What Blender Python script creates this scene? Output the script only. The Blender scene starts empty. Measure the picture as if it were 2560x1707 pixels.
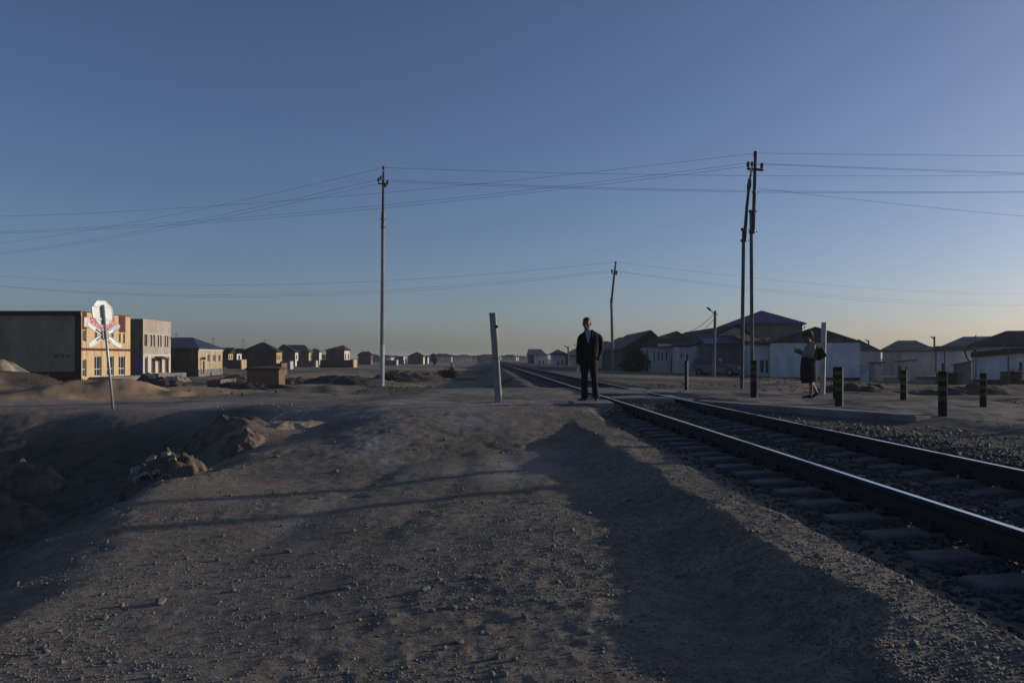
import bpy, bmesh, math, random
import numpy as np
from mathutils import Vector, Matrix

random.seed(7)
np.random.seed(7)
R = math.radians
scene = bpy.context.scene
COL = scene.collection

# ------------------------------------------------------------------ camera, sky, sun, exposure
F = 2000.0                      # focal length in photograph pixels (photo 2560 wide)
CAMZ = 1.5
cam_d = bpy.data.cameras.new('camera')
cam = bpy.data.objects.new('camera', cam_d)
COL.objects.link(cam)
cam.location = (0, 0, CAMZ)
cam.rotation_euler = (R(90), 0, 0)
cam_d.sensor_width = 36.0
cam_d.lens = 36.0 * F / 2560.0
cam_d.shift_y = 41.5 / 2560.0
cam_d.clip_start = 0.05
cam_d.clip_end = 20000
scene.camera = cam

SUN_AZ, SUN_EL = R(73), R(10.8)       # azimuth clockwise from +Y
world = bpy.data.worlds.new('World')
scene.world = world
world.use_nodes = True
wn = world.node_tree
bg = wn.nodes['Background']
sky = wn.nodes.new('ShaderNodeTexSky')
sky.sky_type = 'NISHITA'
sky.sun_disc = False
sky.sun_elevation = SUN_EL
sky.sun_rotation = SUN_AZ
sky.altitude = 100
sky.air_density = 0.75
sky.dust_density = 1.35
sky.ozone_density = 2.6
wb = wn.nodes.new('ShaderNodeMix')          # white balance of the camera, even over the whole sky
wb.data_type = 'RGBA'; wb.blend_type = 'MULTIPLY'
wb.inputs['Factor'].default_value = 1.0
wn.links.new(sky.outputs[0], wb.inputs[6])
wb.inputs[7].default_value = (1.05, .988, 1.05, 1)
wn.links.new(wb.outputs[2], bg.inputs[0])
bg.inputs[1].default_value = 0.096

sd = bpy.data.lights.new('sun', 'SUN')
sd.energy = 3.1
sd.angle = R(0.6)
sd.color = (1.0, 0.91, 0.78)
sun = bpy.data.objects.new('sun', sd)
COL.objects.link(sun)
sdir = Vector((math.sin(SUN_AZ) * math.cos(SUN_EL), math.cos(SUN_AZ) * math.cos(SUN_EL), math.sin(SUN_EL)))
sun.rotation_euler = (-sdir).to_track_quat('-Z', 'Y').to_euler()
sun.location = (40, 20, 30)

vs = scene.view_settings
vs.view_transform = 'Standard'
try:
    vs.look = 'None'
except Exception:
    pass
vs.exposure = 0.0
vs.gamma = 1.0
vs.use_curve_mapping = False
scene.cycles.max_bounces = 6
scene.cycles.volume_bounces = 0

# ------------------------------------------------------------------ noise (numpy)
def _hash(ix, iy, seed):
    h = (ix.astype(np.int64) * 374761393 + iy.astype(np.int64) * 668265263 + seed * 974711) & 0x7fffffff
    h = ((h ^ (h >> 13)) * 1274126177) & 0x7fffffff
    h = h ^ (h >> 16)
    return (h & 0xffff) / 65535.0 * 2 - 1

def vnoise(x, y, seed=0):
    x = np.asarray(x, float); y = np.asarray(y, float)
    ix = np.floor(x); iy = np.floor(y)
    fx = x - ix; fy = y - iy
    fx = fx * fx * fx * (fx * (fx * 6 - 15) + 10); fy = fy * fy * fy * (fy * (fy * 6 - 15) + 10)
    a = _hash(ix, iy, seed); b = _hash(ix + 1, iy, seed)
    c = _hash(ix, iy + 1, seed); d = _hash(ix + 1, iy + 1, seed)
    return (a * (1 - fx) + b * fx) * (1 - fy) + (c * (1 - fx) + d * fx) * fy

def fbm(x, y, scale, octs=4, seed=0, gain=0.5):
    s = 0; amp = 1.0; fr = 1.0 / scale
    ca, sa = math.cos(0.6), math.sin(0.6)
    for o in range(octs):
        s = s + amp * vnoise(x * fr + 13.7 * o, y * fr - 7.1 * o, seed + o * 17)
        x, y = x * ca - y * sa, x * sa + y * ca
        amp *= gain; fr *= 2.0
    return s

def sst(a, b, x):
    t = np.clip((x - a) / (b - a), 0, 1)
    return t * t * (3 - 2 * t)

# ------------------------------------------------------------------ terrain height
RSL = -0.0347                    # near rail: X = RX0 + RSL*Y
RX0 = 2.99
RAILTOP = 0.545
BALTOP = 0.325

def road(x, y, pts):
    best = np.full(np.shape(x), 1e9); hz = np.zeros(np.shape(x)); hw = np.zeros(np.shape(x)); sf = np.ones(np.shape(x))
    for (x0, y0, z0, w0, s0), (x1, y1, z1, w1, s1) in zip(pts[:-1], pts[1:]):
        dx, dy = x1 - x0, y1 - y0
        t = np.clip(((x - x0) * dx + (y - y0) * dy) / (dx * dx + dy * dy), 0, 1)
        d = np.hypot(x - (x0 + t * dx), y - (y0 + t * dy))
        m = d < best
        best = np.where(m, d, best)
        hz = np.where(m, z0 + t * (z1 - z0), hz)
        hw = np.where(m, w0 + t * (w1 - w0), hw)
        sf = np.where(m, s0 + t * (s1 - s0), sf)
    return 1 - sst(hw, hw + sf, best), hz

ROAD_RIGHT = [(3.2, 22.5, .50, 3.1, 1.6), (6.6, 20.6, .52, 2.3, 1.6), (8.9, 16.5, .50, 2.0, 1.5), (11, 9, .42, 2.0, 2.0), (13, 0, .3, 2.0, 3)]
ROAD_LEFT = [(2.6, 22.3, .50, 3.6, 2.0), (-1.5, 22.0, .47, 4.0, 4.0), (-8, 24.6, .10, 2.0, 3.4), (-17, 25.6, -.03, 1.3, 2.2), (-60, 33, -.05, 1.5, 3)]

def gz(x, y, fine=True):
    x = np.asarray(x, float); y = np.asarray(y, float)
    u = x - (RX0 + RSL * y)
    base = -0.62 * sst(33, 62, y)
    # left middle ground: rough excavated earth
    base = base - .52 * sst(-9, -20, x) * sst(46, 74, y) * (1 - sst(112, 150, y))
    midl = sst(-5, -9, x) * sst(27, 32, y) * (1 - sst(52, 68, y))
    base = base + midl * (0.42 * fbm(x, y, 7, 4, 5) - 0.05)
    # sandy berms beyond the side road
    bm = np.exp(-((y - 30.8 - .15 * (-16 - x) - 1.0 * np.sin(x * .3)) / 1.5) ** 2) * sst(-10.5, -14, x)
    base = base + bm * (.30 + .30 * fbm(x, y, 2.2, 3, 9) + .07 * fbm(x, y, .7, 3, 10))
    bm2 = np.exp(-((y - 44) / 3.0) ** 2) * np.exp(-((x + 30) / 5.0) ** 2)
    base = base + bm2 * .9
    # a broad hollow in which the brick shed stands
    hol = np.exp(-((x + 20) / 5.0) ** 2 - ((y - 68) / 7.0) ** 2)
    base = base - .28 * hol
    # right middle ground
    midr = sst(5, 9, x) * sst(26, 33, y) * (1 - sst(60, 70, y))
    base = base + midr * (.22 * fbm(x, y, 5, 4, 31) - .02)
    # ditch on the left
    edge = -3.05 - 0.14 * (y - 5) + .40 * fbm(x, y, 1.9, 4, 41)
    dist = edge - x
    dit = sst(0, 2.4, dist) * .82 + np.clip(dist - 1.5, 0, 7.0) * .21
    far = 1 - sst(15.0, 22.6, y + .12 * (x + 8) + .5 * fbm(x, y, 3, 2, 43))
    leftend = 1 - sst(-15.5, -19.5, x)
    dit = dit * far * (1 - .0 * leftend)
    ditl = sst(-15.5, -19.5, x)
    dit = dit * (1 - ditl)
    base = base - dit * (1 + .10 * fbm(x, y, 1.4, 3, 47)) + np.minimum(dit, 1) * (.05 * fbm(x, y, .9, 4, 48) + .05 * np.abs(fbm(x, y, .45, 3, 49)))
    # waste heap bank at the ditch edge
    bank = np.exp(-((x + 5.4) / 1.2) ** 2 - ((y - 15.0) / .9) ** 2)
    base = base + bank * .30
    pit = np.exp(-((x + 5.2) / .75) ** 2 - ((y - 12.9) / .8) ** 2)
    base = base - pit * .42
    # noise on open ground
    far_n = .35 + .65 * sst(18, 30, np.hypot(x, y))
    n = far_n * (.075 * fbm(x, y, 2.6, 3, 1) + .011 * fbm(x, y, .7, 3, 2))
    base = base + n
    uu = x - (RX0 + RSL * y)
    base = base + .185 * sst(-5.6, -2.1, uu) * (1 - sst(30, 45, y))
    # wheel ruts of the dirt road
    cxr = -.9 - .02 * y
    sw = .4 * np.sin(y * .5)
    rut = np.exp(-((x - cxr + 1.0 + sw) / .22) ** 2) + np.exp(-((x - cxr - .75 + sw) / .22) ** 2) + .6 * np.exp(-((x - cxr + .1 + .6 * np.sin(y * .37 + 1)) / .16) ** 2)
    base = base - .020 * rut * sst(4, 7, y) * (1 - sst(14, 19, y)) * (1 + .5 * fbm(x, y, 1.2, 2, 57))
    # roads
    w, hz = road(x, y, ROAD_LEFT)
    base = base * (1 - w) + (hz + .035 * fbm(x, y, 1.8, 3, 61)) * w
    w2, hz2 = road(x, y, ROAD_RIGHT)
    w2 = w2 * sst(1.9, 2.7, u)
    # foreground approach rises to the crossing
    rm_ = (1 - sst(26, 31, y)) * sst(-4.6, -1.8, x) * sst(9.5, 11, y) * (1 - sst(1.8, 2.2, u))
    rise = sst(9.5, 16.3, y) * .50 + .02 * fbm(x, y, 1.5, 3, 71) + .012 * fbm(x, y, .5, 2, 72)
    base = base * (1 - rm_) + np.maximum(base, rise) * rm_
    # embankment of the track
    crest = .378 + .02 * fbm(x, y, 1.1, 2, 81)
    lft = crest - .40 * (-1.30 + .11 * fbm(x * 0, y, 1.3, 4, 83) + .06 * fbm(x, y, .5, 3, 84) - u)
    rgt = crest + .02 - .028 * (u - 2.55)
    emb = np.minimum(np.minimum(lft, rgt), crest)
    k = .035
    hmx = np.clip(.5 + .5 * (emb - base) / k, 0, 1)
    z = base * (1 - hmx) + emb * hmx + k * hmx * (1 - hmx)
    z = z * (1 - w2) + (hz2 + .045 * fbm(x, y, 1.3, 4, 63)) * w2
    # ballast bed between the sleepers (lower than the sleeper tops); filled with earth at the crossing
    inb = sst(-.9, -.72, u) * (1 - sst(2.32, 2.5, u))
    crossing = np.where(u < -.12, sst(15.3, 16.7, y), sst(19.6, 20.0, y)) * (1 - sst(27.5, 28.5, y))
    bed = BALTOP + .012 + .10 * sst(16.8, 18.8, y) * (1 - sst(20, 21, y)) + .012 * fbm(x, y, .25, 2, 91)
    fill = .485 + .02 * fbm(x, y, .9, 2, 95)
    bedz = bed * (1 - crossing) + fill * crossing
    z = z * (1 - inb) + bedz * inb
    if fine:
        fw = 1 - sst(30, 60, np.hypot(x, y))
        rough = .25 + .75 * sst(-.4, .5, fbm(x, y, 1.9, 2, 101))
        z = z + fw * rough * (.0075 * fbm(x, y, .13, 3, 3) + .004 * np.abs(fbm(x, y, .35, 2, 4))) * (1 - inb)
    return z

def g(x, y):
    return float(gz(np.array([x]), np.array([y]))[0])

# ------------------------------------------------------------------ materials
def mat(name, col, rough=.85, var=.25, scale=3.0, metal=0.0, bump=0.0, bscale=40.0, col2=None, spec=.3, coord='Object', detail=6, streak=0.0):
    m = bpy.data.materials.new(name)
    m.use_nodes = True
    nt = m.node_tree; N = nt.nodes; L = nt.links
    b = N['Principled BSDF']
    b.inputs['Roughness'].default_value = rough
    b.inputs['Metallic'].default_value = metal
    b.inputs['Specular IOR Level'].default_value = spec
    if var > 0 or col2 is not None:
        tc = N.new('ShaderNodeTexCoord')
        nz = N.new('ShaderNodeTexNoise')
        nz.inputs['Scale'].default_value = scale
        nz.inputs['Detail'].default_value = detail
        nz.inputs['Roughness'].default_value = .62
        L.new(tc.outputs[coord], nz.inputs['Vector'])
        rp = N.new('ShaderNodeValToRGB')
        c2 = col2 if col2 is not None else tuple(c * (1 - var) for c in col)
        c1 = col if col2 is not None else tuple(min(1, c * (1 + var * .6)) for c in col)
        rp.color_ramp.elements[0].position = .32
        rp.color_ramp.elements[1].position = .68
        rp.color_ramp.elements[0].color = (*c2, 1)
        rp.color_ramp.elements[1].color = (*c1, 1)
        L.new(nz.outputs['Fac'], rp.inputs['Fac'])
        cout = rp.outputs['Color']
        if streak > 0:                       # rain stains running down the wall
            mp = N.new('ShaderNodeMapping'); mp.inputs['Scale'].default_value = (.75, .75, .22)
            L.new(tc.outputs[coord], mp.inputs['Vector'])
            n3 = N.new('ShaderNodeTexNoise'); n3.inputs['Scale'].default_value = 1.3; n3.inputs['Detail'].default_value = 8; n3.inputs['Roughness'].default_value = .7
            L.new(mp.outputs[0], n3.inputs['Vector'])
            r3 = N.new('ShaderNodeValToRGB')
            r3.color_ramp.elements[0].position = .34; r3.color_ramp.elements[1].position = .58
            q = 1 - streak
            r3.color_ramp.elements[0].color = (q, q * .97, q * .92, 1); r3.color_ramp.elements[1].color = (1, 1, 1, 1)
            L.new(n3.outputs['Fac'], r3.inputs['Fac'])
            mm = N.new('ShaderNodeMix'); mm.data_type = 'RGBA'; mm.blend_type = 'MULTIPLY'; mm.inputs['Factor'].default_value = 1
            L.new(cout, mm.inputs[6]); L.new(r3.outputs['Color'], mm.inputs[7]); cout = mm.outputs[2]
        L.new(cout, b.inputs['Base Color'])
        if bump > 0:
            n2 = N.new('ShaderNodeTexNoise')
            n2.inputs['Scale'].default_value = bscale
            n2.inputs['Detail'].default_value = 5
            L.new(tc.outputs[coord], n2.inputs['Vector'])
            bp = N.new('ShaderNodeBump')
            bp.inputs['Strength'].default_value = bump
            bp.inputs['Distance'].default_value = .02
            L.new(n2.outputs['Fac'], bp.inputs['Height'])
            L.new(bp.outputs['Normal'], b.inputs['Normal'])
    else:
        b.inputs['Base Color'].default_value = (*col, 1)
    return m

def ground_material():
    m = bpy.data.materials.new('dusty_earth')
    m.use_nodes = True
    nt = m.node_tree; N = nt.nodes; L = nt.links
    b = N['Principled BSDF']
    b.inputs['Roughness'].default_value = .95
    b.inputs['Specular IOR Level'].default_value = .12
    tc = N.new('ShaderNodeTexCoord')
    def noise(scale, detail=6, rough=.6):
        n = N.new('ShaderNodeTexNoise')
        n.inputs['Scale'].default_value = scale
        n.inputs['Detail'].default_value = detail
        n.inputs['Roughness'].default_value = rough
        L.new(tc.outputs['Object'], n.inputs['Vector'])
        return n.outputs['Fac']
    def ramp(f, p0, p1, c0, c1):
        r = N.new('ShaderNodeValToRGB')
        r.color_ramp.elements[0].position = p0; r.color_ramp.elements[1].position = p1
        r.color_ramp.elements[0].color = (*c0, 1); r.color_ramp.elements[1].color = (*c1, 1)
        L.new(f, r.inputs['Fac'])
        return r.outputs['Color']
    def mix(fac, a, c, mode='MIX'):
        x = N.new('ShaderNodeMix'); x.data_type = 'RGBA'; x.blend_type = mode
        if isinstance(fac, float): x.inputs['Factor'].default_value = fac
        else: L.new(fac, x.inputs['Factor'])
        L.new(a, x.inputs[6]); L.new(c, x.inputs[7])
        return x.outputs[2]
    def attr(n):
        a = N.new('ShaderNodeAttribute'); a.attribute_name = n
        return a.outputs['Fac']
    c = ramp(noise(.7, 8), .35, .68, (.180, .155, .127), (.298, .256, .207))
    fine = ramp(noise(9, 8, .7), .3, .72, (.55, .55, .56), (1.25, 1.22, 1.18))
    c = mix(1.0, c, fine, 'MULTIPLY')
    vf = ramp(noise(70, 4, .7), .32, .7, (.6, .6, .6), (1.25, 1.24, 1.22))
    c = mix(1.0, c, vf, 'MULTIPLY')
    sandc = ramp(noise(1.1, 8), .3, .7, (.33, .21, .115), (.50, .34, .20))
    c = mix(attr('sand'), c, sandc)
    gravc = ramp(noise(45, 5, .75), .35, .66, (.060, .055, .050), (.20, .182, .160))
    c = mix(attr('gravel'), c, gravc)
    scrubc = ramp(noise(2.2, 8, .7), .35, .65, (.036, .031, .024), (.095, .080, .060))
    c = mix(attr('scrub'), c, scrubc)
    dustc = ramp(noise(2.0, 7), .3, .7, (.25, .228, .20), (.34, .315, .28))
    c = mix(attr('dust'), c, dustc)
    L.new(c, b.inputs['Base Color'])
    bp = N.new('ShaderNodeBump'); bp.inputs['Strength'].default_value = .45; bp.inputs['Distance'].default_value = .012
    L.new(noise(55, 6, .75), bp.inputs['Height'])
    bp2 = N.new('ShaderNodeBump'); bp2.inputs['Strength'].default_value = .4; bp2.inputs['Distance'].default_value = .04
    L.new(noise(11, 5, .65), bp2.inputs['Height'])
    L.new(bp2.outputs['Normal'], bp.inputs['Normal'])
    L.new(bp.outputs['Normal'], b.inputs['Normal'])
    return m

M = {}
M['ground'] = ground_material()
M['stone'] = mat('pebble_stone', (.21, .19, .165), .9, .5, 6, col2=(.11, .105, .10), coord='Object')
M['ballast'] = mat('ballast_stone', (.125, .114, .104), .95, .5, 9, col2=(.045, .042, .040), spec=.1)
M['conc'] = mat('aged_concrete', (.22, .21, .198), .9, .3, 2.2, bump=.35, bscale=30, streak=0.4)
M['conc_white'] = mat('white_lit_concrete', (.50, .485, .46), .85, .25, 2.0, bump=.2, streak=0.35)  # white posts and sheds; also sunlight painted on pole foot and wall ends
M['conc_mid'] = mat('bleached_concrete', (.33, .315, .295), .9, .25, 2.2, bump=.3, bscale=30, streak=.3)
M['conc_dark'] = mat('grimy_concrete', (.17, .16, .15), .9, .35, 2.2, bump=.35, bscale=30, streak=0.4)
M['sleeper'] = mat('sleeper_concrete', (.105, .10, .10), .9, .35, 5, bump=.4, bscale=60)
M['rust'] = mat('rusty_steel', (.026, .021, .019), .75, .4, 6, bump=.2)
M['railtop'] = mat('worn_rail_steel', (.86, .84, .80), .2, .1, 8, metal=.9)
M['steel'] = mat('dark_steel', (.09, .09, .092), .5, .2, 8, metal=.5)
M['galv'] = mat('galvanised_steel', (.42, .42, .41), .5, .15, 8, metal=.55)
M['wood'] = mat('weathered_pole_wood', (.085, .065, .05), .9, .4, 4)
M['ceram'] = mat('brown_ceramic', (.045, .03, .025), .25, .1, 4)
M['cable'] = mat('cable_sheath', (.03, .03, .032), .6, 0)
M['white'] = mat('white_sign_back', (.80, .80, .77), .55, .08, 5)
M['white_dim'] = mat('dim_white_paint', (.55, .55, .53), .6, .2, 5)  # dimmer white; on the crossbuck it carries painted shade
M['yellow'] = mat('faded_yellow_paint', (.135, .108, .035), .8, .3, 9, streak=0.5)
M['black'] = mat('black_paint', (.022, .022, .022), .75, .3, 9, streak=0.3)
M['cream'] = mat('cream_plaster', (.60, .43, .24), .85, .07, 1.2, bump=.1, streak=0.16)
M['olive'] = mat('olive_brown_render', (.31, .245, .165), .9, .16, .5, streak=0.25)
M['maroon'] = mat('maroon_paint', (.085, .026, .018), .7, .2, 2)
M['dark_trim'] = mat('dark_trim', (.045, .028, .026), .8, .2, 2)
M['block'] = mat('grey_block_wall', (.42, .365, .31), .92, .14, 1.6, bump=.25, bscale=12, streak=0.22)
M['blockdark'] = mat('shaded_side_blocks', (.13, .125, .125), .92, .2, 1.6, bump=.2, bscale=12, streak=0.3)  # darker copy of the block wall, shade put into its colour
M['trimlight'] = mat('pale_render_trim', (.56, .51, .45), .85, .1, 2)
M['browndoor'] = mat('brown_metal_door', (.15, .085, .05), .7, .3, 1.4)
M['fadedmark'] = mat('faded_wall_writing', (.15, .12, .085), .9, .3, 3)
M['glass'] = mat('window_glass', (.035, .04, .045), .12, 0, spec=.6)
M['glassb'] = mat('bluish_window_glass', (.03, .042, .065), .15, 0, spec=.6)
M['frame'] = mat('white_window_frame', (.62, .61, .58), .6, .05)
M['bluepaint'] = mat('blue_gate_paint', (.07, .10, .32), .6, .2, 2)
M['redpaint'] = mat('red_gate_paint', (.22, .05, .05), .6, .2, 2)
M['banner'] = mat('red_banner', (.60, .10, .11), .6, .1, 2)
M['bannerwhite'] = mat('banner_white', (.62, .60, .58), .6, .05, 2)
M['yplaster'] = mat('sandy_plaster', (.50, .38, .22), .9, .15, 1.4, streak=0.3)
M['whitew'] = mat('whitewashed_wall', (.64, .63, .63), .9, .16, .9, bump=.1, streak=0.24)
M['whitew2'] = mat('pale_grey_wall', (.45, .44, .44), .9, .15, .9, streak=0.38)
M['beige'] = mat('beige_gable', (.36, .31, .25), .9, .15, .9, streak=0.3)
M['darkwall'] = mat('dark_shaded_wall', (.085, .07, .058), .95, .25, 1.5, streak=0.3)  # dark walls, and shade painted on fronts turned from the sun
M['plinth'] = mat('dark_plinth', (.055, .045, .042), .95, .25, 1.5)
M['roofblue'] = mat('blue_sheet_roof', (.012, .036, .135), .7, .15, 1.2, streak=0.3)
M['roofblue2'] = mat('faded_blue_sheet_roof', (.045, .064, .110), .6, .2, 1.0, streak=0.4)
M['roofgrey'] = mat('grey_slate_roof', (.115, .105, .10), .85, .3, 1.6, streak=0.45)
M['roofdark'] = mat('dark_brown_roof', (.045, .035, .031), .95, .3, 1.6, streak=0.4)
M['roofgreen'] = mat('greenish_grey_roof', (.085, .10, .095), .8, .25, 1.2, streak=0.4)
M['brick'] = mat('clay_brick_wall', (.24, .15, .10), .95, .25, 5, col2=(.12, .075, .055))
M['foliage'] = mat('dusty_leaf', (.045, .055, .025), .8, .5, 3)
M['bark'] = mat('bark', (.06, .045, .03), .95, .3, 6)
M['drygrass'] = mat('dry_scrub', (.12, .10, .07), .95, .5, 3)
M['earth'] = mat('spoil_earth', (.19, .145, .105), .97, .5, 3.5, col2=(.07, .058, .048), bump=.7, bscale=9)
M['sandm'] = mat('pale_sand', (.31, .245, .175), .97, .25, 1.5, bump=.35, bscale=12)
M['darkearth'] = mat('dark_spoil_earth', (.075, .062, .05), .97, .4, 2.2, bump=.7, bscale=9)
M['suit'] = mat('black_suit_cloth', (.010, .010, .011), .85, .2, 30, bump=.25, bscale=14)
M['shirt'] = mat('pale_blue_shirt', (.30, .32, .40), .8, .08, 20)
M['skin'] = mat('skin', (.20, .115, .078), .55, .08, 20)
M['hair'] = mat('black_hair', (.012, .010, .009), .5, .2, 60)
M['shoe'] = mat('black_leather', (.010, .010, .010), .22, 0, spec=.5)
M['blouse'] = mat('grey_blouse_cloth', (.20, .20, .19), .85, .1, 20, bump=.25, bscale=14)
M['skirt'] = mat('dark_skirt_cloth', (.020, .019, .017), .9, .2, 20, bump=.3, bscale=10)
M['scarf'] = mat('dark_green_headscarf', (.035, .042, .036), .85, .2, 20, bump=.3, bscale=20)
M['vest'] = mat('olive_vest_cloth', (.085, .08, .045), .85, .2, 20)
M['bagm'] = mat('black_bag_leather', (.008, .008, .009), .6, .1, 20)
M['paper'] = mat('white_paper', (.75, .75, .74), .7, .05)
M['carpaint'] = mat('grey_blue_car_paint', (.075, .09, .12), .4, .1, 2, spec=.5)
M['tyre'] = mat('tyre_rubber', (.012, .012, .012), .9, .1)
M['plastic'] = mat('torn_plastic', (.24, .21, .175), .5, .25, 8)

# ------------------------------------------------------------------ mesh builder
class MB:
    def __init__(s):
        s.v = []; s.f = []; s.m = []
    def poly(s, pts, mi=0):
        i = len(s.v); s.v += [tuple(p) for p in pts]; s.f.append(tuple(range(i, i + len(pts)))); s.m.append(mi)
    def box(s, x0, x1, y0, y1, z0, z1, mi=0, mx=None):
        P = [(x0, y0, z0), (x1, y0, z0), (x1, y1, z0), (x0, y1, z0), (x0, y0, z1), (x1, y0, z1), (x1, y1, z1), (x0, y1, z1)]
        if mx is not None: P = [tuple(mx @ Vector(p)) for p in P]
        i = len(s.v); s.v += P
        for q in ((0, 3, 2, 1), (4, 5, 6, 7), (0, 1, 5, 4), (1, 2, 6, 5), (2, 3, 7, 6), (3, 0, 4, 7)):
            s.f.append(tuple(i + k for k in q)); s.m.append(mi)
    def rings(s, rings, mi=0, caps=True, closed=True):
        i0 = len(s.v); n = len(rings[0])
        for r in rings: s.v += [tuple(p) for p in r]
        for a in range(len(rings) - 1):
            for k in range(n if closed else n - 1):
                k2 = (k + 1) % n
                s.f.append((i0 + a * n + k, i0 + a * n + k2, i0 + (a + 1) * n + k2, i0 + (a + 1) * n + k)); s.m.append(mi)
        if caps:
            s.f.append(tuple(i0 + k for k in reversed(range(n)))); s.m.append(mi)
            s.f.append(tuple(i0 + (len(rings) - 1) * n + k for k in range(n))); s.m.append(mi)
    def tube(s, pts, rad, n=8, mi=0, ref=(0, 1, 0.02), caps=True, phase=0.0):
        pts = [Vector(p) for p in pts]
        rr = []
        for k, p in enumerate(pts):
            t = (pts[min(k + 1, len(pts) - 1)] - pts[max(k - 1, 0)]).normalized()
            a = Vector(ref).cross(t)
            if a.length < 1e-4: a = Vector((1, 0, 0)).cross(t)
            a.normalize(); b = t.cross(a)
            r = rad[k] if isinstance(rad, (list, tuple)) else rad
            rx, ry = r if isinstance(r, (list, tuple)) else (r, r)
            rr.append([p + a * (rx * math.cos(2 * math.pi * j / n + phase)) + b * (ry * math.sin(2 * math.pi * j / n + phase)) for j in range(n)])
        s.rings(rr, mi, caps)
    def ell(s, c, r, n=14, m=9, mi=0, mx=None):
        rr = []
        for a in range(1, m):
            th = math.pi * a / m
            rr.append([Vector((r[0] * math.sin(th) * math.cos(2 * math.pi * j / n), r[1] * math.sin(th) * math.sin(2 * math.pi * j / n), -r[2] * math.cos(th))) for j in range(n)])
        if mx is not None: rr = [[mx @ p for p in q] for q in rr]
        c = Vector(c)
        s.rings([[p + c for p in q] for q in rr], mi)
    def mesh(s, name, mats, org=(0, 0, 0), smooth=False):
        me = bpy.data.meshes.new(name)
        o = Vector(org)
        me.from_pydata([tuple(Vector(p) - o) for p in s.v], [], s.f)
        for mm in (mats if isinstance(mats, (list, tuple)) else [mats]):
            me.materials.append(mm)
        me.polygons.foreach_set('material_index', s.m)
        if smooth: me.polygons.foreach_set('use_smooth', [True] * len(s.f))
        me.update()
        return me
    def build(s, name, mats, parent=None, org=(0, 0, 0), smooth=False, loc=None):
        me = s.mesh(name, mats, org, smooth)
        o = bpy.data.objects.new(name, me)
        COL.objects.link(o)
        if parent is not None: o.parent = parent
        if loc is not None: o.location = loc
        return o

def tag(o, label=None, cat=None, group=None, kind=None):
    if label: o['label'] = label
    if cat: o['category'] = cat
    if group: o['group'] = group
    if kind: o['kind'] = kind
    return o

def thing(name, label, cat, loc=(0, 0, 0), rot=(0, 0, 0), group=None):
    o = bpy.data.objects.new(name, None)
    o.empty_display_size = .3
    COL.objects.link(o)
    o.location = loc; o.rotation_euler = rot
    return tag(o, label, cat, group)

def copy_tree(o, parent=None):
    c = o.copy(); COL.objects.link(c)
    if parent is not None: c.parent = parent
    for ch in list(o.children): copy_tree(ch, c)
    return c

def at(px, py, Y):
    return Vector(((px - 1280) / F * Y, Y, CAMZ + (895 - py) / F * Y))
def wx(px, Y): return (px - 1280) / F * Y
def wz(py, Y): return CAMZ + (895 - py) / F * Y

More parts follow.
